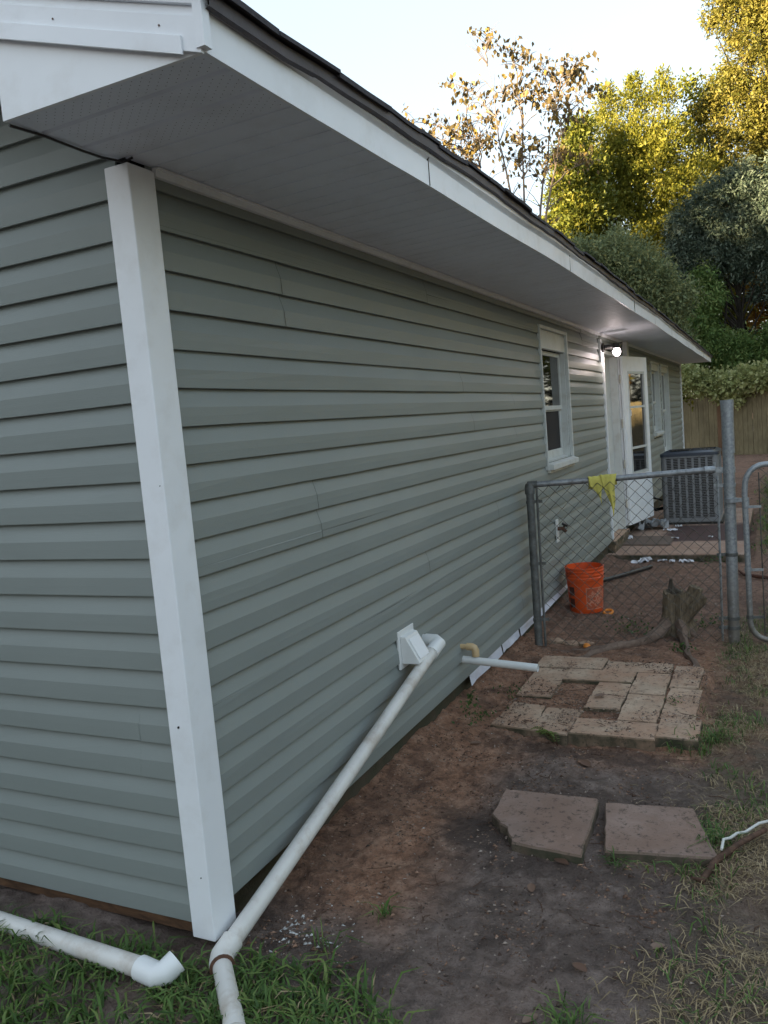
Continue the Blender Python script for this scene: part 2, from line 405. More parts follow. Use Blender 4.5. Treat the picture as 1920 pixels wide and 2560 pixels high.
def zg(x, y):
    x = np.asarray(x, float); y = np.asarray(y, float)
    z = np.interp(y, _gy, _gz)
    z = z + .03 * np.clip((-x - .15) / .4, 0, 1) * np.exp(-(y / .8) ** 2)
    z = z + .078 * np.exp(-np.clip(x + .05, 0, 9) / .18) * np.clip((y - .5) / 1.2, 0, 1) * np.clip((9 - y) / 2, 0, 1)
    z = z - .022 * np.exp(-(((x - .38) / .14) ** 2 + ((y - 1.05) / .10) ** 2))
    near = np.exp(-np.clip(np.hypot(x, y) - 8, 0, 99) / 8)
    z = z + near * ((vnoise(x, y, 3.1, 1) - .5) * .030 + (vnoise(x, y, 9.7, 2) - .5) * .018 + (vnoise(x, y, 31, 3) - .5) * .016 + np.maximum(vnoise(x, y, 52, 4) - .60, 0) * .040 * vnoise(x, y, 4, 8))
    # flattened where slabs and the patio bed in
    def rect(x0, x1, y0, y1, soft):
        return np.clip(1 + np.minimum(np.minimum(x - x0, x1 - x), np.minimum(y - y0, y1 - y)) / soft, 0, 1)
    m = rect(.25, 1.22, 2.035, 3.16, .025); z = z * (1 - m) + m * (-.149 + (vnoise(x, y, 13, 9) - .5) * .010)
    m = rect(-.2, 1.3, 7.05, 10.7, .1); z = z * (1 - m) + m * -.26
    m = rect(.56, 1.36, .84, 1.24, .05); z = z * (1 - m) + m * np.minimum(z, -.127)
    m = rect(-8.5, -.22, .28, 15.3, .05); z = z * (1 - m) + m * -.35
    return z
def gz(x, y): return float(zg(x, y))

def axis(parts):
    out = []
    for a, b, st in parts: out += list(np.arange(a, b - 1e-6, st))
    return np.array(out + [parts[-1][1]])
gx = axis([(-400, -40, 60), (-40, -8, 4), (-8, -1.6, .4), (-1.6, -1.0, .06), (-1.0, 1.75, .0125), (1.75, 3, .08), (3, 10, .5), (10, 50, 5), (50, 400, 50)])
gyy = axis([(-400, -40, 60), (-40, -6, 4), (-6, -.75, .25), (-.75, 2.4, .0125), (2.4, 5.5, .022), (5.5, 11, .06), (11, 30, .4), (30, 60, 5), (60, 400, 60)])
GX, GY = np.meshgrid(gx, gyy); GZ = zg(GX, GY)
nx, ny = len(gx), len(gyy)
I = np.arange(nx * ny).reshape(ny, nx)
GF = np.stack([I[:-1, :-1], I[:-1, 1:], I[1:, 1:], I[1:, :-1]], -1).reshape(-1, 4)

def ground_mat():
    m = NT('clay_soil')
    sp = m.n('ShaderNodeSeparateXYZ'); m.l(m.co(), sp.inputs[0]); X, Y = sp.outputs['X'], sp.outputs['Y']
    n1 = m.noise(2.2, 6, .6); n2 = m.noise(11, 6, .7); n3 = m.noise(70, 5, .75)
    red = m.ramp(n2, [(.3, (.19, .095, .058)), (.5, (.40, .215, .135)), (.72, (.58, .36, .245))])
    mud = m.ramp(n2, [(.3, (.10, .075, .063)), (.5, (.225, .168, .142)), (.75, (.37, .29, .25))])
    far = m.ramp(n2, [(.3, (.18, .105, .075)), (.6, (.32, .195, .14)), (.8, (.40, .27, .205))])
    straw = m.ramp(n3, [(.3, (.10, .076, .055)), (.55, (.20, .152, .108)), (.75, (.33, .255, .18))])
    lawn = m.ramp(m.noise(16, 6, .75), [(.3, (.055, .058, .022)), (.55, (.10, .105, .038)), (.75, (.19, .155, .08))])
    def rng(v, a, b, w=.25):
        # soft mask with a noisy border
        vv = m.math('ADD', v, m.math('MULTIPLY', m.math('SUBTRACT', n1, .5), w * 3))
        r = m.n('ShaderNodeMapRange'); r.interpolation_type = 'SMOOTHSTEP'; m.l(vv, r.inputs['Value'])
        r.inputs['From Min'].default_value = a; r.inputs['From Max'].default_value = b; return r.outputs[0]
    mudm = m.math('MULTIPLY', rng(X, .28, .62, .12), rng(Y, 2.0, 1.6, .15))
    mudm = m.math('MAXIMUM', mudm, rng(Y, .42, .12, .12))
    c = m.mix(mudm, red, mud)
    c = m.mix(rng(Y, 3.3, 4.4, .2), c, far)
    sm = m.math('MULTIPLY', rng(X, 1.18, 1.34, .08), rng(Y, 5.2, 4.2, .2))
    sm = m.math('MULTIPLY', sm, m.ramp(m.noise(5, 5, .6), [(.35, .25), (.6, 1.)]))
    c = m.mix(sm, c, straw)
    lm = m.math('MULTIPLY', rng(X, 1.30, 1.60, .1), rng(Y, 7.0, 8.2, .3))
    lm = m.math('MULTIPLY', lm, rng(Y, 19, 14, 1.5))
    c = m.mix(lm, c, lawn)
    c = m.mix(m.ramp(m.noise(26, 6, .75), [(.48, 0.), (.62, .50)]), c, (.10, .062, .046))
    c = m.mix(m.ramp(m.noise(1.6, 3, .5), [(.55, 0.), (.75, .35)]), c, (.30, .16, .10))
    c = m.mix(m.ramp(n3, [(.59, 0.), (.69, .8)]), c, (.034, .025, .021))
    c = m.mix(m.ramp(m.noise(120, 3, .6), [(.69, 0.), (.74, .8)]), c, (.27, .21, .17))
    # damp patches: by the wall foot, round the broken slab, in front of the pavers and a few at random
    def spot(cx, cy, rx, ry, amt):
        dx = m.math('DIVIDE', m.math('SUBTRACT', X, cx), rx); dy = m.math('DIVIDE', m.math('SUBTRACT', Y, cy), ry)
        d = m.math('ADD', m.math('ADD', m.math('MULTIPLY', dx, dx), m.math('MULTIPLY', dy, dy)), m.math('MULTIPLY', m.math('SUBTRACT', n2, .5), 2.2))
        r = m.n('ShaderNodeMapRange'); r.interpolation_type = 'SMOOTHSTEP'; m.l(d, r.inputs['Value']); r.inputs['From Min'].default_value = 1.2; r.inputs['From Max'].default_value = .2; r.inputs['To Max'].default_value = amt; return r.outputs[0]
    damp = m.ramp(m.noise(2.9, 4, .6), [(.52, 0.), (.68, .55)])
    for a in ((.50, .93, .16, .16, .8), (.75, 1.85, .55, .12, .7), (.08, .9, .14, .9, .35), (.95, .76, .45, .07, .6), (.96, 1.35, .6, .10, .5), (.30, .08, .3, .12, .6), (1.1, .35, .4, .12, .45), (.36, 1.07, .1, .06, .6)):
        damp = m.math('MAXIMUM', damp, spot(*a))
    c = m.mix(damp, c, (.080, .056, .046))
    ro = m.mix(mudm, (.95, .95, .95), m.ramp(n2, [(.35, .62), (.6, .9)]))
    m.set(c, ro, 0, .3)
    b = m.bump(n2, .035, .9); b = m.bump(n3, .020, 1.0, b)
    return m.m
g = npmesh('ground', np.stack([GX, GY, GZ], -1).reshape(-1, 3), GF, ground_mat(), smooth=True)
tag(g, 'bare red clay soil with muddy patches beside the house', 'ground', kind='structure')

pat = MB()
pat.prism([(-.06, 6.98), (1.31, 6.94), (1.335, 10.75), (-.06, 10.82)], 'z', -.30, -.13)
po = pat.build('patio', M_patio, bevel=.012); tag(po, 'red stained concrete patio slab by the back door', 'patio', kind='structure')

# ------------------------------------------------------------------ the house
E_ = .1143; HL = 15.6; HW = 7.0; SOF = 2.23; EX = .56; Y0 = -.375; Y1 = 15.97
house = thing('house', 'single storey house clad in grey green vinyl siding with white trim', 'house', (0, 0, 0))
OPEN = [(4.455, 5.345, 1.055, 2.10), (7.10, 8.06, -1, 2.09), (11.03, 11.93, 1.03, 2.07), (12.27, 13.27, .62, 2.07)]
# lapped courses: profile of one course, (out, height) measured from the butt edge
PROF = [(-.0168, .002), (-.0005, 0.), (0., .0015), (.0002, .030), (-.0004, .0560), (-.0165, .1055), (-.0178, E_ + .004)]
def clip_prof(z0, lo, hi):
    P = [(a, z0 + b) for a, b in PROF]; out = []
    for (a0, b0), (a1, b1) in zip(P[:-1], P[1:]):
        l, h = min(b0, b1), max(b0, b1)
        if h <= lo or l >= hi: continue
        def at(z): return a0 if abs(b1 - b0) < 1e-9 else a0 + (a1 - a0) * (z - b0) / (b1 - b0)
        s = (at(min(max(b0, lo), hi)), min(max(b0, lo), hi)); e = (at(min(max(b1, lo), hi)), min(max(b1, lo), hi))
        if not out or out[-1] != s: out.append(s)
        out.append(e)
    return out
def course_strip(mb, prof, t0, t1, proud, mk, seed):
    rng = np.random.default_rng(seed)
    n = max(2, int((t1 - t0) / .35) + 1); ts = np.linspace(t0, t1, n)
    wob = rng.normal(size=n) * .0009; wz = rng.normal(size=n) * .0006
    vs = []; fs = []; k = len(prof)
    for i, t in enumerate(ts):
        vs += [mk(t, a + proud + wob[i] * (1 if 0 < j < 5 else 0), b + wz[i] * (1 if j < 3 else 0)) for j, (a, b) in enumerate(prof)]
    for i in range(n - 1):
        for j in range(k - 1): fs.append((i * k + j, i * k + j + 1, (i + 1) * k + j + 1, (i + 1) * k + j))
    # end cap so a proud lap shows its cut edge
    if proud:
        m0 = len(vs); vs += [mk(t1, a - .004, b) for a, b in prof]
        for j in range(k - 1): fs.append(((n - 1) * k + j, (n - 1) * k + j + 1, m0 + j + 1, m0 + j))
    mb.add(vs, fs)

SEAMS = {17: [.734], 16: [.738], 18: [2.15, 6.05], 14: [2.60], 13: [3.62], 12: [2.75], 11: [3.63], 10: [.85], 9: [.86], 6: [1.9], 4: [5.2], 3: [1.5], 15: [6.6], 19: [2.9, 6.0], 7: [3.1], 2: [4.9], 1: [3.5], 8: [11.0], 5: [10.4]}
sb = MB()
for k in range(0, 20):
    z0 = k * E_; top = SOF + .01
    ivs = [(-.02, 15.6)]
    cuts = sorted([y for y in SEAMS.get(k, [])] + [9.2 + (k * 1.37) % 5.5])
    def spans(lo, hi):
        """y spans free of openings over this z range"""
        sp = [(0.07, 15.57)]
        for (a, b, c, d) in OPEN:
            if d > lo + 1e-6 and c < hi - 1e-6:
                sp = [q for (s, e) in sp for q in ((s, min(e, a)), (max(s, b), e)) if q[1] - q[0] > .01]
        return sp
    zs = sorted({z0, min(z0 + E_ + .004, top)} | {z for o in OPEN for z in (o[2], o[3]) if z0 < z < z0 + E_})
    for lo, hi in zip(zs[:-1], zs[1:]):
        pr_ = clip_prof(z0, lo, hi)
        if len(pr_) < 2: continue
        for (s, e) in spans(lo, hi):
            pts = [s] + [c for c in cuts if s + .1 < c < e - .1] + [e]
            for i, (a, b) in enumerate(zip(pts[:-1], pts[1:])):
                proud = .0030 if (i % 2 == 0 and len(pts) > 2) else 0
                course_strip(sb, pr_, a, b + (.012 if proud else 0), proud, lambda t, a_, b_: (a_, t, b_), k * 31 + i)
sid = sb.build('side_siding', M_side, house)
for k, ys_ in SEAMS.items():  # dark strips proud of the laps stand in for shadow in the seam gaps
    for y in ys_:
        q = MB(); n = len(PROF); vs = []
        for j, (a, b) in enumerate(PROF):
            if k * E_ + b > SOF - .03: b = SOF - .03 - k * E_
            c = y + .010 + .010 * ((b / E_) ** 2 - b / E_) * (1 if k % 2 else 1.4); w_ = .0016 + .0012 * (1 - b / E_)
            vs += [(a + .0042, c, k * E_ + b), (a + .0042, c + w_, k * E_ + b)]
        q.add(vs, [(j * 2, j * 2 + 1, j * 2 + 3, j * 2 + 2) for j in range(n - 1)]); q.build('panel_seam_shade', M_dark, sid)
gb = MB()
for k in range(0, 34):
    z0 = k * E_ - .0366; z1 = z0 + E_
    xr = -.05 if z1 < SOF + .2 else min(-.05, .56 - (z1 - 2.36) / .333); xl = -HW + .05 if z1 < 2.3 else max(-HW + .05, -HW - .56 + (z1 - 2.36) / .333)
    if xr - xl < .3: break
    pr_ = [(a, z0 + b) for a, b in PROF]
    cut = {5: -.19, 4: -.20}.get(k, -1.3 - (k * 1.13) % 3.5)
    course_strip(gb, pr_, xl, cut, 0, lambda t, a_, b_: (t, -a_, b_), k * 7)
    pts = (cut - .01, xr)
    course_strip(gb, pr_, pts[0], pts[1], .0022, lambda t, a_, b_: (t, -a_, b_), k * 7 + 1)
    gb.add([(cut - .01, .004 - .0022 - a, b) for a, b in pr_] + [(cut - .01, -.0022 - a, b) for a, b in pr_], [(j, j + 1, j + 8, j + 7) for j in range(6)])
gb.build('gable_siding', M_gable, house)
# sheathing behind the siding, open where the windows and the door are
ys = sorted({.029, 15.6} | {v for o in OPEN for v in o[:2]}); zs = sorted({-.02, 2.25} | {v for o in OPEN for v in o[2:] if v > 0})
wb = MB()
for y0, y1 in zip(ys[:-1], ys[1:]):
    for z0, z1 in zip(zs[:-1], zs[1:]):
        cy, cz = (y0 + y1) / 2, (z0 + z1) / 2
        if any(a < cy < b and c < cz < d for a, b, c, d in OPEN): continue
        wb.box(-.10, -.027, y0, y1, z0, z1)
wb.prism([(-HW, -.02), (-.11, -.02), (-.11, 2.5), (-HW / 2, 3.70), (-HW, 2.5)], 'y', .027, .10)
wb.prism([(-HW, -.02), (-.11, -.02), (-.11, 2.5), (-HW / 2, 3.70), (-HW, 2.5)], 'y', 15.52, 15.6)
wb.box(-HW, -HW + .1, .11, 15.51, -.02, 2.25)
wb.build('wall_sheathing', M_dark, house)
fb = MB(); fb.box(-HW + .05, -.055, .055, HL - .06, -.6, -.022); fb.build('foundation', M_found, house)
sl_ = MB(); sl_.box(-HW + .03, -.03, .008, .05, -.075, -.012); sl_.build('sill_board', M_sill, house)
# corner posts
cp = MB(); cp.prism([(-.068, -.018), (.018, -.018), (.018, .092), (-.012, .092), (-.012, .012), (-.068, .012)], 'z', -.072, 2.214)
post_ = cp.build('corner_post', M_white, house, bevel=.004)
for x, z, r in ((-.030, .60, .0035), (-.010, .13, .002), (.004, 1.32, .0015)):
    q = MB(); q.obox((x, -.0183, z), (r, 0, r * .4), (0, .0006, 0), (0, 0, r)); q.build('nail_hole', M_dark, post_)
cp = MB(); cp.prism([(-.068, 15.62), (.018, 15.62), (.018, 15.55), (-.012, 15.55), (-.012, 15.59), (-.068, 15.59)], 'z', -.072, 2.22)
cp.build('corner_post', M_white, house, bevel=.003)
# eave line: the old fascia sags and humps a little
FY = np.array([-.4, .5, .9, 2.2, 3.9, 7.0, 10.2, 13, 16]); FZ = np.array([0, .002, .009, .017, .022, .020, -.005, -.02, -.031])
def fz(y): return SOF + float(np.interp(y, FY, FZ)) + .003 * math.sin(y * 2.9) * (1 if y > 0 else 0)
TY = np.array([-.4, -.22, -.08, .44, 1.2, 1.6, 2.9, 4.5, 6, 8, 10, 12, 13.5, 15.2, 16]); TZ = np.array([2.350, 2.350, 2.353, 2.372, 2.396, 2.398, 2.396, 2.396, 2.388, 2.388, 2.370, 2.356, 2.342, 2.325, 2.318])
def tz(y): return float(np.interp(y, TY, TZ)) + .003 * math.sin(y * 5.3) + .002 * math.sin(y * 17)
YS = list(np.arange(Y0, Y1, .15)) + [Y1]
# soffit: v-grooved panels running out from the wall, two wide ribs near the corner
sp = MB(); groove = [-.262, -.132] + list(np.arange(-.005, 15.9, .1016)); edges = [Y0 + .012]
for gk, gy_ in enumerate(groove): edges += [gy_ - (.009 if gk < 2 else .004), gy_, gy_ + (.009 if gk < 2 else .004)]
edges.append(Y1 - .01)
for y0, y1 in zip(edges[:-1], edges[1:]):
    d0 = .009 if any(abs(y0 - q) < 1e-6 for q in groove) else 0; d1 = .009 if any(abs(y1 - q) < 1e-6 for q in groove) else 0
    xi0 = -.035 if y0 < -.005 else .0; 
    sp.add([(xi0, y0, SOF + d0), (EX - .004, y0, fz(y0) + .006 + d0), (EX - .004, y1, fz(y1) + .006 + d1), (xi0, y1, SOF + d1)], [(0, 1, 2, 3)])
sof = sp.build('soffit', M_soffit, house)
# perforations of the first three panels
pf = MB(); rngp = random.Random(2)
for i in range(36):
    for j in range(26):
        x = .02 + i * .0145; y = -.345 + j * .0125
        if min(abs(y - q) for q in groove[:3]) < .014 or (j + i) % 2: continue
        z = SOF + (fz(y) + .006 - SOF) * (x + .035) / (EX + .03) - .0006
        pf.add([(x - .0011, y - .0011, z), (x + .0011, y - .0011, z), (x + .0011, y + .0011, z), (x - .0011, y + .0011, z)], [(0, 1, 2, 3)])
pf.build('soffit_perforations', M_dark, sof)
# channel that carries the soffit along the wall
ch = MB()
for a, b in ((.10, 8.42), (8.58, 15.56)):
    ch.prism([(.0, SOF - .028), (.018, SOF - .028), (.018, SOF - .008), (.026, SOF - .008), (.026, SOF - .002), (.0, SOF - .002)], 'y', a, b)
ch.build('soffit_channel', M_white, house)
# fascia with its stepped profile, following the eave
fa = MB(); prof_f = [(EX - .012, 0), (EX, -.002), (EX, .080), (EX - .006, .083), (EX - .006, .086), (EX + .012, .112), (EX + .012, .150), (EX - .02, .152)]
vs = []; fs = []; n = len(prof_f)
for i, y in enumerate(YS):
    b = fz(y); t = tz(y) - .030
    for j, (x, h) in enumerate(prof_f):
        hh = b + h if j < 3 else b + .083 + (t - b - .083) * (h - .083) / .069
        vs.append((x + .004 * math.sin(y * 1.7 + h * 20) * (1 if 1 < j < 7 else 0), y, hh))
for i in range(len(YS) - 1):
    for j in range(n - 1): fs.append((i * n + j, i * n + j + 1, (i + 1) * n + j + 1, (i + 1) * n + j))
fa.add(vs, fs)
fas = fa.build('fascia', M_alum, house)
# lapped joints in the fascia metal
for y in (.86, 3.05, 5.6, 7.0, 10.9, 13.9):
    jb = MB(); b = fz(y); jb.prism([(EX - .003, b - .001), (EX + .0022, b - .001), (EX + .0022, b + .085), (EX + .014, b + .112), (EX + .014, b + .14), (EX - .003, b + .14)], 'y', y, y + .003)
    jb.build('fascia_joint', M_found, fas)
# roof slab and ragged shingle edge
rf = MB()
for i, (y0, y1) in enumerate(zip(YS[:-1], YS[1:])):
    for s in (0,):
        a0, a1 = tz(y0), tz(y1)
        rf.add([(EX + .03, y0 - (.03 if i == 0 else 0), a0 - .012), (EX + .03, y1, a1 - .012), (-HW / 2, y1, a1 - .012 + (EX + HW / 2) * .333), (-HW / 2, y0 - (.03 if i == 0 else 0), a0 - .012 + (EX + HW / 2) * .333)], [(0, 1, 2, 3)])
        rf.add([(-HW - EX, y0 - (.03 if i == 0 else 0), 2.34), (-HW - EX, y1, 2.34), (-HW / 2, y1, a1 - .012 + (EX + HW / 2) * .333), (-HW / 2, y0 - (.03 if i == 0 else 0), a0 - .012 + (EX + HW / 2) * .333)], [(0, 1, 2, 3)])
rf.build('roof', M_shingle, house)
se = MB(); rs_ = random.Random(5); y = Y0 - .03
while y < Y1:
    w = rs_.uniform(.16, .34); y2 = min(y + w, Y1 + .02); o = rs_.uniform(.032, .046); th = rs_.uniform(.006, .011); dz = rs_.uniform(-.004, .004)
    for (ya, yb) in ((y, (y + y2) / 2), ((y + y2) / 2, y2)):
        a0, a1 = tz(ya) + dz, tz(yb) + dz
        x0, x1 = EX + o, EX - .35
        se.add([(x0, ya, a0 - th - .004), (x0, yb, a1 - th - .004), (x0, yb, a1), (x0, ya, a0), (x1, ya, a0 - th + .12), (x1, yb, a1 - th + .12), (x1, yb, a1 + .125), (x1, ya, a0 + .125)],
               [(0, 1, 2, 3), (3, 2, 6, 7), (0, 4, 5, 1), (0, 3, 7, 4), (1, 5, 6, 2)])
    y = y2
se.build('shingle_edge', M_shingle, house)
de = MB(); vs = []; fs = []
for i, y in enumerate(YS):
    t = tz(y); w = .004 * math.sin(y * 3.1)
    vs += [(EX + .012, y, t - .040), (EX + .026 + w * .5, y, t - .038), (EX + .028 + w * .5, y, t - .010), (EX + .020, y, t - .008)]
for i in range(len(YS) - 1):
    for j in range(3): fs.append((i * 4 + j, i * 4 + j + 1, i * 4 + 5 + j, i * 4 + 4 + j))
de.add(vs, fs); de.build('drip_edge', M_drip, house)
# gable end: box return panel, sloping rake board with lip and step, corner strap
def rk(x): return 2.237 + (.50 - x) * .333
XL = -HW / 2
en = MB(); en.prism([(EX, SOF - .001), (EX, rk(EX) + .10), (-.037, rk(-.037) + .02), (-.037, SOF - .001)], 'y', Y0 + .004, Y0 + .014)
en.build('eave_return', M_white, house)
es = MB(); es.box(-.041, -.033, Y0 + .016, -.012, SOF + .002, rk(-.037) + .1); es.build('eave_return_side', M_white, house)
ra = MB()
def rake(x0, x1, h0, h1, ya, yb):
    ra.add([(x, yy, rk(x) + h) for x in (x0, x1) for h in (h0, h1) for yy in (ya, yb)], [(0, 1, 3, 2), (4, 6, 7, 5), (0, 4, 5, 1), (2, 3, 7, 6), (0, 2, 6, 4), (1, 5, 7, 3)])
rake(XL, EX - .002, .005, .076, Y0 - .008, Y0 + .003)
rake(XL, EX - .045, -.004, .034, Y0 - .014, Y0 - .0085)
rake(XL, EX - .002, .0763, .098, Y0 + .0006, Y0 + .003)
rake(XL, EX - .002, .0983, .26, Y0 - .011, Y0 + .003)
rako = ra.build('rake_board', M_alum, house, bevel=.001)
cs = MB(); cs.box(EX - .010, EX + .0128, Y0 - .0125, Y0 + .012, SOF + .002, 2.36)
cs.build('corner_strap', M_alum, house)
for x, h in ((.17, .05), (.46, .052), (-.3, .05)):
    nl = MB(); nl.obox((x, Y0 - .0092, rk(x) + h), (.0017, 0, 0), (0, .001, 0), (0, 0, .0017)); nl.build('nail_head', M_rust, rako)
# torn edge of old paint where soffit meets the gable wall
tj = MB(); tj.tube([(-.036, Y0 + .02, SOF - .006), (-.03, -.26, SOF - .004), (-.026, -.14, SOF - .009), (-.03, -.06, SOF - .006), (.0, -.012, SOF - .012), (.03, -.008, SOF - .006)], .0035, 6); tj.build('soffit_joint', M_black, sof)

# windows ----------------------------------------------------------
def window(y0, y1, z0, z1, header=.0, depth=.085, sash_mid=.47, sill=True, tall=False):
    """y0..y1, z0..z1 is the hole; casing stands outside it"""
    fr = MB(); c = .026
    fr.box(-.014, .012, y0 - .020, y0, z0 - .06, z1 + c)                 # near casing, narrow channel
    fr.box(-.014, .012, y1, y1 + .035, z0 - .02, z1 + c)
    fr.box(-.014, .012, y0 + .0003, y1 - .0003, z1, z1 + c)
    fr.box(-depth, -.0145, y1 - .022, y1, z0, z1)                    # far reveal
    fr.box(-depth, -.0145, y0, y0 + .022, z0, z1)
    fr.box(-depth, -.0145, y0 + .0223, y1 - .0223, z1 - .022, z1)
    if header: fr.box(-.040, -.004, y0 + .0225, y1 - .0225, z1 - header, z1 - .0225)
    w = fr.build('window', M_trim, house, bevel=.002)
    a, b = y0 + .024, y1 - .024; t = z1 - (header + .003 if header else .024); lo = z0 + .004; mid = lo + (t - lo) * sash_mid
    s = MB()
    for (p, q, xo) in ((mid - .012, t, -.055), (lo, mid + .012, -.072)):
        s.box(xo - .022, xo, a, a + .040, p, q); s.box(xo - .022, xo, b - .040, b, p, q)
        s.box(xo - .022, xo, a + .0403, b - .0403, q - .036, q); s.box(xo - .022, xo, a + .0403, b - .0403, p, p + (.036 if q == t else .072))
    s.build('sash', M_trim, w, bevel=.002)
    pn = MB(); pn.box(-.072, -.066, a + .041, b - .041, mid + .024, t - .036); pn.build('pane', M_glass, w)
    pn = MB(); pn.box(-.088, -.082, a + .041, b - .041, lo + .072, mid - .024); pn.build('pane', M_screen if not tall else M_glass, w)
    if sill:
        si = MB(); si.add([(-.072, y0 + .002, z0 + .012), (-.072, y1 - .002, z0 + .012), (.050, y1 + .03, z0 - .022), (.050, y0 + .002, z0 - .022), (.050, y0 + .002, z0 - .062), (.050, y1 + .03, z0 - .062), (-.014, y1 + .03, z0 - .062), (-.014, y0 + .002, z0 - .062)],
                          [(0, 1, 2, 3), (3, 2, 5, 4), (4, 5, 6, 7), (0, 3, 4, 7), (1, 6, 5, 2), (0, 7, 6, 1)])
        si.build('sill', M_trim, w, bevel=.003)
        ap = MB(); ap.box(-.014, .020, y0 + .002, y1 + .01, z0 - .085, z0 - .0625); ap.build('apron', M_oldtrim, w)
    return w
w1 = window(4.455, 5.345, 1.055, 2.10, header=.15)
cu = MB(); cu.add([(-.0655, 4.90 + .02 * math.sin(i * 1.3), 1.52 + i * .04) for i in range(10)] + [(-.0655, 5.26, 1.52 + i * .04) for i in range(10)], [(i, i + 1, i + 11, i + 10) for i in range(9)])
window(11.03, 11.93, 1.03, 2.07, header=.10)
window(12.27, 13.27, .62, 2.07, header=.10, sash_mid=.52, tall=True)

# door ------------------------------------------------------------
dr = MB()
dr.box(-.014, .016, 7.065, 7.10, .03, 2.115); dr.box(-.014, .016, 8.0603, 8.10, .03, 2.115); dr.box(-.014, .016, 7.1003, 8.06, 2.09, 2.115)
dfr = dr.build('door_frame', M_white, house, bevel=.003)
jm = MB(); jm.box(-.12, -.002, 7.135, 7.175, .0, 2.07); jm.box(-.12, -.002, 8.0, 8.045, .0, 2.07); jm.box(-.12, -.002, 7.1753, 7.9997, 2.03, 2.07); jm.box(-.12, -.02, 7.1003, 7.134, .0, 2.085)
jm.build('jamb', M_trim, dfr, bevel=.002)
th = MB(); th.box(-.11, .035, 7.08, 8.04, -.045, -.002); th.box(-.06, .02, 7.09, 8.03, -.13, -.0455); th.build('threshold', M_block, dfr)
nd = MB(); nd.box(-.118, -.088, 7.176, 7.999, .0, 2.029); idoor = nd.build('inner_door', M_trim, house)
kb = MB(); kb.tube([(-.088, 7.25, .98), (-.045, 7.25, .98)], .012, 8); kb.tube([(-.055, 7.25, .98), (-.03, 7.25, .98)], [.028, .022], 10); kb.build('knob', M_brass, idoor)
# old storm door folded back on its hinges against the wall
hx, hy = .022, 8.05; ux, uy = .190, .982
nxx, nyy = uy, -ux                       # outward normal
DW = .86; zb0, zb1 = .035, 2.035
def dbox(mb, u0, u1, n0, n1, z0, z1):
    c = (hx + ux * (u0 + u1) / 2 + nxx * (n0 + n1) / 2, hy + uy * (u0 + u1) / 2 + nyy * (n0 + n1) / 2, (z0 + z1) / 2)
    mb.obox(c, (ux * (u1 - u0) / 2, uy * (u1 - u0) / 2, 0), (nxx * (n1 - n0) / 2, nyy * (n1 - n0) / 2, 0), (0, 0, (z1 - z0) / 2))
sdm = MB()
st = .115
dbox(sdm, 0, st + .045, 0, .03, zb0, zb1); dbox(sdm, DW - st, DW, 0, .03, zb0, zb1)
dbox(sdm, st + .0453, DW - st - .0003, 0, .03, zb0, .62); dbox(sdm, st + .0453, DW - st - .0003, 0, .03, 1.86, zb1)
storm = sdm.build('storm_door', M_white, house, bevel=.003)
gl = MB(); dbox(gl, st + .075, DW - st - .03, .008, .013, .66, 1.83); gl.build('door_glass', M_glass, storm)
gf = MB(); u0, u1 = st + .0456, DW - st - .0006
for z in (.6203, 1.8297): dbox(gf, u0, u1, .004, .034, z, z + .03)
for z in (.93, 1.42): dbox(gf, u0 + .031, u1 - .031, .004, .032, z, z + .026)
dbox(gf, u0, u0 + .03, .004, .034, .6506, 1.8294); dbox(gf, u1 - .03, u1, .004, .034, .6506, 1.8294)
gf.build('glass_frame', M_trim, storm)
sk = MB(); dbox(sk, u0 + .04, u0 + .11, .0135, .015, 1.33, 1.40); sk.build('sticker', M_paper, storm)
for z in (.25, .72, 1.2, 1.72):
    hb = MB(); hb.tube([(hx - .004, hy - .012, z), (hx - .004, hy - .012, z + .10)], .010, 8); hb.build('hinge', M_oldtrim, storm)
bx_ = MB(); bx_.box(.0, .055, 8.43, 8.57, 2.05, SOF - .001); bx_.build('conduit_box', M_trim, house)
# wall lamp ----------------------------------------------------------
lb = MB(); lb.prism([(6.895, 1.93), (6.995, 1.93), (6.995, 2.165), (6.895, 2.165)], 'x', -.002, .022)
lamp = lb.build('wall_lamp', M_white, house, bevel=.004)
lc = MB(); lc.tube([(.022, 6.955, 2.075), (.045, 6.955, 2.075)], .048, 16); lc.tube([(.045, 6.955, 2.075), (.10, 6.985, 2.082), (.16, 7.0, 2.085)], [.026, .022, .026], 12)
lc.tube([(.165, 7.0, 2.105), (.165, 7.0, 2.075), (.165, 7.0, 2.055)], [.030, .040, .042], 16)
lc.box(.135, .225, 6.975, 7.03, 2.098, 2.112); lc.build('lamp_arm', M_black, lamp, smooth=True)
LP = Vector((.165, 7.0, 2.018)); bu = MB(); bu.lathe([(.004, -.042), (.022, -.036), (.036, -.018), (.040, .004), (.034, .024), (.020, .040)], LP, 20)
bu.build('bulb', M_bulb, lamp, smooth=True)
pl = bpy.data.lights.new('bulb_light', 'POINT'); pl.energy = 0.30; pl.color = (1.0, .80, .66); pl.shadow_soft_size = .035
plo = bpy.data.objects.new('bulb_light', pl); COL.objects.link(plo); plo.location = (.165, 7.0, 1.955); plo.parent = lamp
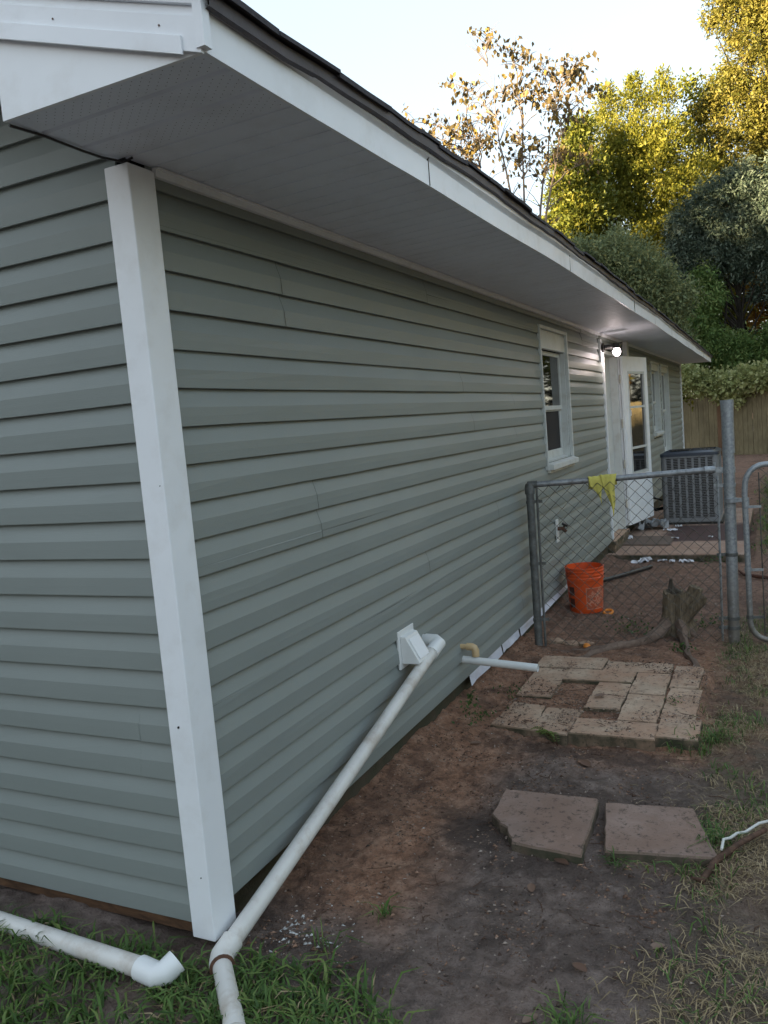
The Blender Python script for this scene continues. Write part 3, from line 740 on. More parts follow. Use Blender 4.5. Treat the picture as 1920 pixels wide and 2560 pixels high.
# fixtures on the wall ------------------------------------------------
vp = MB(); vp.box(-.004, .008, 1.462, 1.642, .312, .492)
vent = vp.build('dryer_vent', M_pvcclean, house, bevel=.003)
vh = MB(); vh.prism([(.0083, .468), (.034, .462), (.098, .345), (.095, .338), (.0083, .338)], 'y', 1.482, 1.622); hood = vh.build('vent_hood', M_pvcclean, vent, bevel=.003)
vf = MB(); a, b = Vector((.036, 0, .4618)), Vector((.0985, 0, .347)); dn = (b - a).normalized(); nn = Vector((.88, 0, .48))
vf.obox(((a + b) / 2 + nn * .002) + Vector((0, 1.552, 0)), dn * .052, (0, .052, 0), nn * .002); vf.build('vent_flap', M_white, hood, bevel=.001)
be = MB(); be.tube([(-.006, 2.285, .192), (.045, 2.285, .192)], .015, 12); be.tube([(.030, 2.285, .192), (.058, 2.285, .192), (.072, 2.285, .186), (.078, 2.285, .172), (.078, 2.285, .140)], .021, 12)
be.build('pipe_elbow', M_brass, house, smooth=True, label='tan plastic pipe elbow poking out of the siding')
stb = MB(); stb.tube([(-.006, 2.284, .119), (.430, 2.262, .098)], .021, 16, caps=False); stb.tube([(.430, 2.262, .098), (.05, 2.281, .1165)], .0165, 16, caps=False); stb.add([], [])
stb.build('drain_stub', M_pvcclean, house, smooth=True, label='short open white pipe sticking straight out of the siding')
spb = MB(); spb.box(-.003, .007, 4.585, 4.665, .395, .580)
spig = spb.build('spigot', M_pvcclean, house, bevel=.002, label='outdoor tap on a white back plate')
sv = MB(); sv.tube([(.007, 4.625, .505), (.05, 4.625, .505), (.075, 4.62, .48)], [.016, .016, .013], 10); sv.tube([(.05, 4.625, .505), (.065, 4.625, .535)], .008, 8); sv.build('tap_body', M_rust, spig, smooth=True)
sw = MB(); sw.tube([(.062, 4.625, .53), (.070, 4.625, .545)], .026, 12); sw.build('tap_handle', M_black, spig)
# loose white flashing below the siding
fl = MB(); pts = [(2.40, .145), (2.75, .135), (3.05, .125)]
def flash(y0, y1, dz0, dz1):
    n = 6; vs = []
    for i in range(n + 1):
        y = y0 + (y1 - y0) * i / n; d = dz0 + (dz1 - dz0) * i / n + .004 * math.sin(i * 2.1 + y0)
        vs += [(-.017, y, .015), (-.010 + .006 * math.sin(i * 1.7), y, -.02), (-.004 + .004 * math.sin(i * 1.3 + y0), y, -d)]
    fl.add(vs, [(i * 3 + j, i * 3 + j + 1, i * 3 + j + 4, i * 3 + j + 3) for i in range(n) for j in range(2)])
flash(2.40, 3.02, .072, .066); flash(3.035, 3.42, .064, .058); flash(3.44, 5.0, .066, .045)
fo = fl.build('loose_flashing', M_flash, house); fo.modifiers.new('thick', 'SOLIDIFY').thickness = .002

# ------------------------------------------------------------------ pipes on the ground
p1 = thing('drain_pipe', 'long white plastic drain pipe sloping from the wall down past the corner post', 'pipe', (.07, -.04, -.1))
m = MB(); top = Vector((.086, 1.705, .358)); bot = Vector((.070, -.035, -.072)); d = (top - bot).normalized()
m.tube([bot, bot.lerp(top, .33) + Vector((0, 0, -.004)), bot.lerp(top, .66) + Vector((0, 0, -.004)), top], .0285, 20); m.build('pipe', M_pvc, p1, smooth=True)
m = MB(); m.tube([(-.004, 1.765, .372), (.05, 1.752, .372)], .030, 18); m.tube([(.018, 1.760, .372), (.072, 1.748, .374), (.092, 1.735, .368), tuple(top - d * .005), tuple(top - d * .06)], .0345, 18)
m.build('elbow', M_pvcclean, p1, smooth=True)
kn = bot - d * .03; low = Vector((.32, -.33, gz(.32, -.33) + .03)); d2 = (low - kn).normalized()
m = MB(); m.tube([bot + d * .035, bot + d * .0, kn + d * .008, kn + d2 * .018, kn + d2 * .05], .0345, 18); m.tube([kn + d2 * .030, kn + d2 * .052], .037, 18); m.build('coupling', M_pvc, p1, smooth=True)
m = MB(); m.tube([kn + d2 * .0515, kn + d2 * .057], .0375, 18); m.build('rust_ring', M_rust, p1)
m = MB(); m.tube([kn, kn.lerp(low, .5), low], .0285, 20); m.build('pipe', M_pvc, p1, smooth=True)
p2 = thing('drain_pipe', 'white plastic pipe lying in the grass along the gable wall, ending in an open elbow', 'pipe', (-.03, -.215, -.07))
m = MB(); e0 = Vector((-.080, -.210, -.050)); m.tube([(-2.2, -.13, -.035), (-1.2, -.165, -.042), e0], .0285, 18); m.build('pipe', M_pvc, p2, smooth=True)
m = MB(); q1 = e0 + Vector((.062, -.01, .0)); q2 = q1 + Vector((.024, .046, .022))
m.tube([e0 + Vector((-.02, 0, 0)), q1 - Vector((.012, 0, 0)), q1 + Vector((.008, .012, .006)), q2], .0345, 18, caps=False); m.tube([q2, q1], .029, 18, caps=False); m.add([], []); m.build('elbow', M_pvcclean, p2, smooth=True)

# ------------------------------------------------------------------ chain link fence and gate
A0 = Vector((.075, 3.64)); A1 = Vector((1.318, 3.963))
fen = thing('chain_link_fence', 'old chain link fence panel running from the wall to the tall steel post', 'fence', (A0.x, A0.y, -.2))
m = MB(); m.tube([(.083, 3.56, -.25), (.074, 3.62, .90)], .027, 16); m.build('post', M_galvold, fen, smooth=True)
m = MB(); m.tube([(.074, 3.62, .895), (.074, 3.622, .945), (.074, 3.623, .965), (.074, 3.624, .975)], [.034, .034, .028, .012], 14); m.tube([(.060, 3.62, .957), (.125, 3.636, .959)], .026, 12); m.build('post_cap', M_galvold, fen, smooth=True)
m = MB(); rl0 = Vector((.10, 3.63, .958)); rl1 = Vector((1.232, 3.94, .975)); m.tube([rl0, rl0.lerp(rl1, .5) + Vector((0, 0, -.004)), rl1], .0205, 14); m.build('top_rail', M_rail, fen, smooth=True)
m = MB(); m.tube([rl0.lerp(rl1, .955), rl1 + Vector((.012, .003, 0))], .0245, 14); m.tube([rl1 + Vector((.005, 0, -.03)), rl1 + Vector((.012, 0, .045))], .010, 6); m.obox(tuple(rl1 + Vector((.035, .008, -.005))), (.025, .005, 0), (-.001, .006, 0), (0, 0, .016)); m.build('rail_end', M_galv, fen, smooth=True)
gp = Vector((1.318, 3.963, -.3)); gpt = Vector((1.333, 3.963, 1.425))
m = MB(); m.tube([gp, gp.lerp(gpt, .85), gpt - Vector((0, 0, .12)), gpt], [.036, .0365, .038, .042], 24, caps=False); m.tube([gpt, gpt - Vector((0, 0, .35))], .038, 24, caps=False); m.build('gate_post', M_galv, fen, smooth=True)
for z in (.965, .865, .40, -.035, -.10):
    t = (z - gp.z) / (gpt.z - gp.z); c = gp.lerp(gpt, t); h = .018 if z > .9 else .011
    m = MB(); m.tube([c - Vector((0, 0, h)), c + Vector((0, 0, h))], .0405, 20); m.obox(tuple(c + Vector((-.062, -.012, 0))), (.030, .006, 0), (0, .005, 0), (0, 0, h * .9)); m.build('band', M_galv if z > .6 else M_galvold, fen, smooth=True)
for z in (.84, .41, .02):
    c = Vector((.083, 3.56, -.25)).lerp(Vector((.074, 3.62, .90)), (z + .25) / 1.15)
    m = MB(); m.tube([c - Vector((0, 0, .011)), c + Vector((0, 0, .011))], .031, 16); m.obox(tuple(c + Vector((.050, .012, 0))), (.028, .007, 0), (0, .005, 0), (0, 0, .010)); m.build('band', M_galvold, fen, smooth=True)
m = MB(); m.tube([(.126, 3.575, -.20), (.120, 3.63, .94)], .0085, 6); m.build('tension_bar', M_galvold, fen)
m = MB(); m.tube([(1.248, 3.94, -.19), (1.258, 3.942, .93)], .0085, 6); m.build('tension_bar', M_galv, fen)
def chain(mb, a, b, z0, z1, seed, cell=.079, slack=.012):
    rng = random.Random(seed); L = (b - a).length; u = (b - a).normalized(); nrm = Vector((-u.y, u.x)); n = int(L / (cell / 2)); step = L / n
    nz = int((z1 - z0) / (cell / 2))
    for i in range(n):
        pts = []
        for k in range(nz + 1):
            side = (k + i) % 2; s = (i + side) * step; off = .0022 if side else -.0022
            wv = slack * math.sin(s * 3 + k * .11) + rng.uniform(-.002, .002)
            zz = z0 + (z1 - z0) * k / nz + rng.uniform(-.003, .003)
            p = a + u * s + nrm * (off * (1 if i % 2 else -1) + wv); pts.append((p.x, p.y, zz))
        mb.tube(pts, .0022, 4, caps=False)
m = MB(); chain(m, Vector((.128, 3.60)), Vector((1.254, 3.935)), -.185, .945, 1); m.build('chain_mesh', M_wire, fen)
gate = thing('chain_link_gate', 'chain link gate with a rounded steel tube frame hung beside the tall post', 'gate', (1.43, 3.94, -.2))
gu = Vector((.985, .17)); g0 = Vector((1.422, 3.943))
def gpnt(s, z): return (g0.x + gu.x * s, g0.y + gu.y * s, z)
pts = [gpnt(.0, .40), gpnt(-.004, .80)]
for i in range(7):
    a = math.pi - math.pi / 2 * i / 6; pts.append(gpnt(.12 + .12 * math.cos(a), .855 + .135 * math.sin(a)))
pts += [gpnt(.6, .995), gpnt(1.0, .995)]
for i in range(1, 7):
    a = math.pi / 2 - math.pi / 2 * i / 6; pts.append(gpnt(1.0 + .12 * math.cos(a), .855 + .135 * math.sin(a)))
pts += [gpnt(1.12, .3), gpnt(1.12, -.05)]
for i in range(1, 7):
    a = -math.pi / 2 * i / 6; pts.append(gpnt(1.0 + .12 * math.cos(a), -.05 + .13 * math.sin(a)))
pts += [gpnt(.6, -.18)]
for i in range(7):
    a = -math.pi / 2 - math.pi / 2 * i / 6; pts.append(gpnt(.12 + .12 * math.cos(a), -.05 + .13 * math.sin(a)))
pts.append(gpnt(.0, .41))
m = MB(); m.tube(pts, .0185, 14); m.build('gate_frame', M_galv, gate, smooth=True)
m = MB(); chain(m, Vector(gpnt(.09, 0)[:2]), Vector(gpnt(1.09, 0)[:2]), -.15, .97, 5); m.build('chain_mesh', M_wire, gate)
m = MB(); m.tube([gpnt(.088, -.15), gpnt(.085, .94)], .0042, 6); m.build('tension_bar', M_wire, gate)
for z in (.72, .30, -.02):
    m = MB(); c = Vector(gpnt(0, z)); m.tube([c - Vector((0, 0, .012)), c + Vector((0, 0, .012))], .0225, 14); m.obox(tuple(c + Vector((.05, .009, -.004))), (.042, .007, 0), (0, .006, 0), (0, 0, .008)); m.build('clamp', M_galv if z > .2 else M_galvold, gate, smooth=True)
m = MB(); c = Vector(gpnt(0, .765)); m.tube([c - Vector((.086, 0, .014)), c - Vector((.086, 0, -.014))], .041, 18); m.obox(tuple(c + Vector((-.035, 0, 0))), (.026, 0, 0), (0, .012, 0), (0, 0, .013)); m.tube([c - Vector((0, 0, .05)), c + Vector((0, 0, .012))], .0225, 12); m.build('hinge', M_galv, gate, smooth=True)
# yellow cloth over the rail
cl = MB(); rl = rl1 - rl0; ru = rl.normalized(); cc = rl0 + ru * .44; fn = Vector((ru.y, -ru.x, 0))
def cloth(s0, s1, prof, back, amp, ph, lift):
    n = 12; k = 16; vs = []
    for i in range(n + 1):
        s = s0 + (s1 - s0) * i / n; f = i / n; drop = prof(f)
        for j in range(k + 1):
            t = -back + (back + drop) * j / k        # arc length over the rail, front positive
            R = .0235 + lift
            if t < -.036: y, z = -R, .0 - (-t - .036)
            elif t > .036: y, z = R, -(t - .036)
            else: a = t / .036 * math.pi / 2; y, z = R * math.sin(a), R * math.cos(a)
            w = amp * math.sin(f * 7 + ph + j * .12) * (abs(t) / .2)
            p = cc + ru * (s + .012 * math.sin(j * .4 + ph) * (abs(t) / .2) + (.5 - f) * .30 * max(t, 0)) + fn * (y + w + .004) + Vector((0, 0, z + .002 * math.sin(f * 20)))
            vs.append(tuple(p))
    cl.add(vs, [(i * (k + 1) + j, i * (k + 1) + j + 1, (i + 1) * (k + 1) + j + 1, (i + 1) * (k + 1) + j) for i in range(n) for j in range(k)])
cloth(-.075, .035, lambda f: .085 + .13 * f ** 1.3, .10, .010, .4, .0)
cloth(.005, .115, lambda f: .07 + .235 * (1 - abs(f - .72) * 1.15), .085, .012, 2.0, .006)
co_ = cl.build('cloth', M_cloth, smooth=True); co_.modifiers.new('thick', 'SOLIDIFY').thickness = .0022
tag(co_, 'yellow cleaning cloth draped over the fence rail', 'cloth')

# ------------------------------------------------------------------ bucket
BX, BY = .19, 4.67; BZ = gz(BX, BY) - .004
bk = thing('bucket', 'orange plastic bucket standing on the dirt behind the chain link fence', 'bucket', (BX, BY, BZ))
m = MB()
def brad(z): return .130 + .021 * z / .368
prof = [(.0, 0.), (.126, .0), (.130, .006)] + [(brad(z), z) for z in (.05, .15, .25, .262)] + [(.1505, .266), (.1515, .285), (.1475, .290), (.1475, .302), (.1535, .305), (.1535, .312), (.149, .315), (.149, .330), (.1545, .333), (.1545, .340), (.150, .343), (.150, .356), (.1555, .359), (.1555, .368), (.148, .369), (.147, .34)] + [(brad(z) - .004, z) for z in (.25, .1)] + [(.124, .006), (0., .005)]
m.lathe(prof, (BX, BY, BZ), 48, (False, False)); m.build('pail', M_bucket, bk, smooth=True)
def onb(a, z, off): r = brad(z) + off; return (BX + r * math.cos(a), BY + r * math.sin(a), BZ + z)
def wrap(mb, a0, a1, z0, z1, off, n=10, th=.0008):
    vs = []
    for i in range(n + 1):
        a = a0 + (a1 - a0) * i / n
        vs += [onb(a, z0, off), onb(a, z1, off)]
    mb.add(vs, [(i * 2, i * 2 + 2, i * 2 + 3, i * 2 + 1) for i in range(n)])
AC = rad(-41); SQ = .175; da = SQ / 2 / .140
m = MB(); wrap(m, AC - da, AC + da, .035, .035 + SQ, .0008); m.build('logo_square', M_bpatch, bk)
m = MB(); t = .0045 / .14
wrap(m, AC - da, AC + da, .035, .040, .0014); wrap(m, AC - da, AC + da, .205, .210, .0014); wrap(m, AC - da, AC - da + t, .040, .205, .0014, 1); wrap(m, AC + da - t, AC + da, .040, .205, .0014, 1)
m.build('logo_outline', M_bprint, bk)
def text_on_bucket():
    V = []; F = []
    for txt, size, off in (('THE', .030, .050), ('HOME', .050, .004), ('DEPOT', .036, -.038)):
        cu = bpy.data.curves.new('lettering', 'FONT'); cu.body = txt; cu.size = size * 1.38; cu.align_x = 'CENTER'; cu.resolution_u = 3
        cu.offset = .0010
        ob = bpy.data.objects.new('lettering', cu); COL.objects.link(ob); bpy.context.view_layer.update()
        me = bpy.data.meshes.new_from_object(ob.evaluated_get(bpy.context.evaluated_depsgraph_get()))
        bm = bmesh.new(); bm.from_mesh(me); bmesh.ops.triangulate(bm, faces=bm.faces); bmesh.ops.subdivide_edges(bm, edges=[e for e in bm.edges if e.calc_length() > .012], cuts=1); bmesh.ops.triangulate(bm, faces=bm.faces)
        n = len(V); c = math.cos(rad(45)); s = c
        shift = {'THE': -.012, 'HOME': 0, 'DEPOT': .014}[txt]
        for v in bm.verts:
            x, y = v.co.x * .86 + shift, v.co.y + off - .012
            px, pz = x * c - y * s, x * s + y * c
            V.append(onb(AC + px / .14, .1225 + pz, .0022))
        bm.verts.index_update()
        for f in bm.faces: F.append(tuple(n + v.index for v in f.verts))
        bm.free(); bpy.data.objects.remove(ob); bpy.data.meshes.remove(me)
    mb = MB(); mb.add(V, F); return mb
text_on_bucket().build('logo_lettering', M_bprint, bk)
m = MB(); wrap(m, rad(-140), rad(-116), .145, .215, .0010, 6); wrap(m, rad(-142), rad(-118), .045, .120, .0010, 6); m.build('side_print', M_bdark, bk)
m = MB(); m.tube([onb(rad(15) + math.pi * i / 16, .30 - .09 * math.sin(math.pi * i / 16), .006 + .004) for i in range(17)], .0022, 6); m.build('handle', M_black, bk)

# ------------------------------------------------------------------ tree stump
stp = thing('tree_stump', 'rotten split tree stump with spreading roots behind the chain link fence', 'stump', (.93, 4.17, -.2))
m = MB()
SX, SY = .925, 4.15
rings = []; seg = 36
for i, (z, r) in enumerate(((-.24, .150), (-.19, .128), (-.13, .103), (-.06, .088), (.02, .082), (.06, .081), (.088, .080))):
    for k in range(seg):
        a = 2 * math.pi * k / seg
        rr = r * (1 + .13 * math.sin(a * 5 + .6 + z * 3) + .07 * math.sin(a * 9 + z * 14) + random.uniform(-.05, .05))
        zz = z + (random.uniform(-.016, .020) if i == 6 else 0)
        rings.append((SX + rr * math.cos(a) * 1.05 + .01 * i * .3, SY + rr * math.sin(a), zz))
fs = [(i * seg + k, i * seg + (k + 1) % seg, (i + 1) * seg + (k + 1) % seg, (i + 1) * seg + k) for i in range(6) for k in range(seg)]
c0 = len(rings); rings.append((SX + .01, SY, .055)); fs += [(6 * seg + k, 6 * seg + (k + 1) % seg, c0) for k in range(seg)]
m.add(rings, fs); m.build('trunk', M_stump, stp)
m = MB()
def knobby(pts, rs, seg=12, j=.09, seed=1):
    rg = random.Random(seed); mb2 = MB(); mb2.tube(pts, rs, seg); 
    mb2.v = [tuple(Vector(v) + Vector((rg.uniform(-j, j), rg.uniform(-j, j), rg.uniform(-j, j))) * .12) for v in mb2.v]; m.add(mb2.v, mb2.f)
knobby([(.945, 4.15, -.16), (.985, 4.155, -.07), (1.025, 4.16, .01), (1.06, 4.165, .085), (1.078, 4.17, .125), (1.082, 4.17, .132)], [.05, .056, .052, .048, .046, .02], 16, .06, 2)
knobby([(.99, 4.12, -.10), (1.05, 4.12, -.02), (1.105, 4.125, .05), (1.125, 4.13, .075)], [.038, .042, .040, .032], 14, .06, 3)
m.build('broken_branch', M_stump, stp)
m = MB(); knobby([(.905, 4.20, .06), (.900, 4.20, .13), (.908, 4.20, .185)], [.028, .018, .006], 7, .06, 4); knobby([(.87, 4.19, .09), (.93, 4.2, .098), (.97, 4.2, .092)], [.02, .02, .01], 7, .05, 5); m.build('splinter', M_bark, stp)
m = MB()
def root(pts, r0, r1, seed):
    P = []
    for i in range(len(pts) - 1):
        for k in range(4):
            t = k / 4; x = pts[i][0] + (pts[i + 1][0] - pts[i][0]) * t; y = pts[i][1] + (pts[i + 1][1] - pts[i][1]) * t; h = pts[i][2] + (pts[i + 1][2] - pts[i][2]) * t
            P.append((x, y, gz(x, y) + h - .010))
    x, y, h = pts[-1]; P.append((x, y, gz(x, y) + h))
    knobby(P, [r0 + (r1 - r0) * i / (len(P) - 1) for i in range(len(P))], 9, .07, seed)
root([(.88, 4.10, .09), (.80, 3.92, .03), (.66, 3.72, .018), (.50, 3.50, .012), (.36, 3.30, .012), (.30, 3.24, -.01)], .046, .010, 6)
root([(.62, 3.66, .015), (.50, 3.62, .012), (.33, 3.55, .008), (.20, 3.48, .0)], .022, .008, 7)
root([(.97, 4.06, .09), (1.01, 3.85, .03), (1.06, 3.55, .014), (1.15, 3.28, .004), (1.20, 3.2, -.02)], .036, .008, 8)
root([(1.00, 4.15, .05), (1.06, 4.07, .008), (1.10, 4.02, -.01)], .03, .008, 9)
m.build('root', M_root, stp, smooth=True)

# ------------------------------------------------------------------ concrete pavers and slabs
PV = [  # x0, x1, y0, y1, top, label, rotation
 ((.205, .612, 2.995, 3.225), -.128, 'long stained paver at the back left of the patchwork nearest the fence post'),
 ((.622, 1.012, 2.990, 3.175), -.131, 'long paver in the back row beside the tree root'),
 ((.230, .428, 2.480, 2.985), -.133, 'paver laid lengthways below the open end of the short white pipe'),
 ((.432, .822, 2.770, 2.965), -.122, 'raised pale paver at the far side of the dirt filled gap'),
 ((.645, .825, 2.345, 2.760), -.127, 'pale paver to the right of the dirt filled gap'),
 ((.836, 1.018, 2.595, 2.965), -.126, 'pale square paver second from the right in the middle row'),
 ((.838, 1.026, 2.195, 2.585), -.127, 'pale paver with clean top in front of the middle square one'),
 ((1.030, 1.182, 2.775, 3.165), -.136, 'half buried paver at the back right corner of the patchwork'),
 ((1.036, 1.200, 2.275, 2.765), -.140, 'soil covered paver along the right edge of the patchwork'),
 ((1.046, 1.232, 2.020, 2.268), -.128, 'mossy edged paver at the front right corner'),
 ((.640, 1.042, 1.985, 2.188), -.130, 'long paver with a mossy front edge in the middle of the front row'),
 ((.450, .640, 2.200, 2.335), -.142, 'red soil covered paver just in front of the dirt filled gap'),
]
def paver(poly, z0, z1, label, mat, name='concrete_paver', cat='paver', group='concrete pavers laid as a patchwork', jit=.004, seed=0):
    rg = random.Random(seed); mb = MB(); P = []
    n = len(poly)
    for i in range(n):
        a, b = Vector(poly[i]), Vector(poly[(i + 1) % n]); k = max(2, int((b - a).length / .04))
        for j in range(k):
            q = a.lerp(b, j / k); P.append((q.x + rg.uniform(-jit, jit), q.y + rg.uniform(-jit, jit)))
    n = len(P); cx = sum(p[0] for p in P) / n; cy = sum(p[1] for p in P) / n
    tx, ty = rg.uniform(-.008, .008), rg.uniform(-.008, .008)
    def zt(x, y): return z1 + tx * (x - cx) + ty * (y - cy)
    ins = lambda p, s: (cx + (p[0] - cx) * s, cy + (p[1] - cy) * s)
    vs = [(p[0], p[1], z0) for p in P] + [(p[0], p[1], zt(*p) - .007) for p in P]
    Q = [ins(p, .975) for p in P]; vs += [(q[0], q[1], zt(*q)) for q in Q] + [(cx, cy, zt(cx, cy) - .001)]
    fs = [(i, (i + 1) % n, n + (i + 1) % n, n + i) for i in range(n)] + [(n + i, n + (i + 1) % n, 2 * n + (i + 1) % n, 2 * n + i) for i in range(n)] + [(2 * n + i, 2 * n + (i + 1) % n, 3 * n) for i in range(n)]
    o = mb.add(vs, fs).build(name, mat)
    return tag(o, label, cat, group)
for i, (r_, zt_, lb_) in enumerate(PV):
    x0, x1, y0, y1 = r_; x0 -= .003; y0 -= .003; x1 += .003; y1 += .003; paver([(x0, y0), (x1, y0), (x1, y1), (x0, y1)], -.235, zt_, lb_, M_block, seed=i)
paver([(.225, 2.02), (.632, 1.965), (.640, 2.19), (.450, 2.20), (.44, 2.335), (.255, 2.36)], -.235, -.134, 'red soil covered paver at the front left corner behind the fern', M_block, seed=40)
SG = 'flat stepping slabs in the mud'
paver([(.548, 1.238), (.556, 1.02), (.590, .978), (.612, .955), (.648, .930), (.655, .895), (.684, .858), (.690, .826), (.946, .806), (.926, 1.247)], -.16, -.090, 'flat slab with a broken left corner lying in the mud', M_slab, 'stepping_slab', 'slab', SG, .003, 51)
paver([(.950, 1.225), (1.017, .868), (1.382, .928), (1.277, 1.262)], -.16, -.092, 'flat unbroken slab lying beside the stick and rope', M_slab, 'stepping_slab', 'slab', SG, .003, 52)
fp = paver([(-.02, 3.47), (.06, 3.46), (.075, 3.53), (-.01, 3.54)], -.24, -.165, 'small concrete chunk at the foot of the terminal fence post', M_block, 'concrete_chunk', 'rubble', None, .006, 60)
for k, (x, y, s, lb_) in enumerate(((.17, 3.68, .07, 'rounded cobble in the dirt nearest the fence post foot'), (.28, 3.70, .075, 'rounded cobble between two others under the fence mesh'), (.38, 3.70, .06, 'rounded cobble nearest the long root'))):
    mb = MB(); mb.lathe([(.0, -.05), (s * .8, -.03), (s, .0), (s * .9, .015), (s * .5, .026), (0, .028)], (x, y, gz(x, y)), 14, (False, False))
    mb.v = [(v[0] + random.uniform(-.006, .006), v[1] * .7 + y * .3 + random.uniform(-.006, .006), v[2]) for v in mb.v]
    tag(mb.build('cobble', M_block, smooth=True), lb_, 'cobble', 'cobbles under the fence')

# ------------------------------------------------------------------ air conditioner
acx0, acx1, acy0, acy1, acz0, acz1 = .285, .985, 9.20, 9.93, -.105, .80
ac = thing('air_conditioner', 'dark grey louvred air conditioner unit on the patio against the house', 'air conditioner', (.63, 9.56, -.13))
m = MB(); m.box(acx0 - .03, acx1 + .03, acy0 - .03, acy1 + .03, -.1295, -.105); m.build('base_pad', M_black, ac)
m = MB(); m.box(acx0 + .03, acx1 - .03, acy0 + .03, acy1 - .03, acz0, acz1 - .05); m.build('coil', M_accoil, ac)
def rrect(x0, x1, y0, y1, r, n=5):
    out = []
    for cx, cy, a0 in ((x1 - r, y1 - r, 0), (x0 + r, y1 - r, 90), (x0 + r, y0 + r, 180), (x1 - r, y0 + r, 270)):
        for i in range(n + 1): a = rad(a0 + 90 * i / n); out.append((cx + r * math.cos(a), cy + r * math.sin(a)))
    return out
m = MB(); m.prism(rrect(acx0, acx1, acy0, acy1, .06), 'z', acz0, acz0 + .055); m.build('base_panel', M_ac, ac, bevel=.004); m = MB(); m.prism(rrect(acx0, acx1, acy0, acy1, .06), 'z', acz1 - .075, acz1 - .05); m.build('top_band', M_ac, ac, bevel=.004)
for cx, cy, a0 in ((acx1 - .06, acy1 - .06, 0), (acx0 + .06, acy1 - .06, 90), (acx0 + .06, acy0 + .06, 180), (acx1 - .06, acy0 + .06, 270)):
    arc = [(cx + .06 * math.cos(rad(a0 + 15 * i)), cy + .06 * math.sin(rad(a0 + 15 * i))) for i in range(7)]
    inn = [(cx + .045 * math.cos(rad(a0 + 15 * i)), cy + .045 * math.sin(rad(a0 + 15 * i))) for i in range(7)][::-1]
    m = MB(); m.prism(arc + inn, 'z', acz0 + .0552, acz1 - .0752); m.build('corner_panel', M_ac, ac, smooth=True)
def louvre(face):
    m = MB(); cols = 7; rows = 36; z0 = acz0 + .06; z1 = acz1 - .08
    a0, a1 = ((acx0 + .06, acx1 - .06) if face == 'f' else (acy0 + .06, acy1 - .06)); w = (a1 - a0) / cols
    def bx(u0, u1, d0, d1, za, zb):
        if face == 'f': m.box(u0, u1, acy0 + d0, acy0 + d1, za, zb)
        else: m.box(acx1 - d1, acx1 - d0, u0, u1, za, zb)
    for c in range(cols + 1): bx(a0 + c * w - .013, a0 + c * w + .013, .0, .012, z0, z1)
    for c in range(cols):
        for r in range(rows):
            z = z0 + (z1 - z0) * (r + .5) / rows; bx(a0 + c * w + .0133, a0 + (c + 1) * w - .0133, .004, .012, z - .0032, z + .0032)
    return m.build('louvred_panel', M_ac, ac)
louvre('f'); louvre('s')
m = MB(); P0 = rrect(acx0 - .008, acx1 + .008, acy0 - .008, acy1 + .008, .065); P1 = rrect(acx0 + .05, acx1 - .05, acy0 + .05, acy1 - .05, .05); n = len(P0)
vs = [(x, y, acz1 - .0498) for x, y in P0] + [(x, y, acz1 - .012) for x, y in P0] + [(x, y, acz1 + .012) for x, y in P1] + [(x, y, acz1 - .03) for x, y in P1]
m.add(vs, [(k * n + i, k * n + (i + 1) % n, (k + 1) * n + (i + 1) % n, (k + 1) * n + i) for k in range(3) for i in range(n)] + [tuple(range(n))[::-1]]); m.build('top_cap', M_accap, ac, smooth=True)
m = MB()
for r in (.08, .13, .18, .23, .28): m.tube([(.635 + r * math.cos(2 * math.pi * i / 28), 9.565 + r * math.sin(2 * math.pi * i / 28), acz1 + .012) for i in range(29)], .004, 5, caps=False)
for k in range(8): m.tube([(.635, 9.565, acz1 + .016), (.635 + .31 * math.cos(k * math.pi / 4), 9.565 + .31 * math.sin(k * math.pi / 4), acz1 + .010)], .004, 5)
m.build('fan_grille', M_black, ac)
m = MB(); m.tube([(acx0 + .05, 9.7, .05), (.15, 9.6, .02), (.05, 9.5, .12), (-.02, 9.45, .14)], .022, 10); m.tube([(acx0 + .05, 9.6, .12), (.12, 9.5, .2), (-.02, 9.42, .25)], .012, 8); m.build('line_set', M_black, ac, smooth=True)

# ------------------------------------------------------------------ wooden fence at the back
def board_fence(a, b, zb, h, label, seed, bw=.152, cap=False):
    rg = random.Random(seed); a, b = Vector(a), Vector(b); L = (b - a).length; u = (b - a) / L; nr = Vector((-u.y, u.x))
    t = thing('wooden_fence', label, 'fence', (a.x, a.y, zb), 'wooden privacy fence sections')
    m = MB(); s = 0
    while s < L - .02:
        w = min(bw + rg.uniform(-.012, .012), L - s); g = .012; o = rg.uniform(-.006, .006); hh = h + rg.uniform(-.03, .03)
        c = a + u * (s + w / 2) + nr * o
        m.obox((c.x, c.y, zb + hh / 2), (u.x * (w - g) / 2, u.y * (w - g) / 2, 0), (nr.x * .010, nr.y * .010, 0), (0, 0, hh / 2)); s += w
    m.build('boards', M_fence, t)
    m = MB()
    for z in (.3, h * .5, h - .25):
        c = (a + b) / 2 + nr * .04; m.obox((c.x, c.y, zb + z), (u.x * L / 2, u.y * L / 2, 0), (nr.x * .02, nr.y * .02, 0), (0, 0, .045))
    m.build('rail', M_fence, t)
    return t
CF = (.26, 24.95)
fA = board_fence(CF, (9.5, 18.8), -.26, 1.84, 'weathered board fence to the right of the brown corner post', 1)
fB = board_fence((-7.5, 36.8), (.20, 25.0), -.26, 1.80, 'weathered board fence running back behind the house from the corner post', 2)
m = MB(); m.box(.16, .30, 24.80, 24.94, -.4, 1.60); m.build('post', M_fencepost, fA)

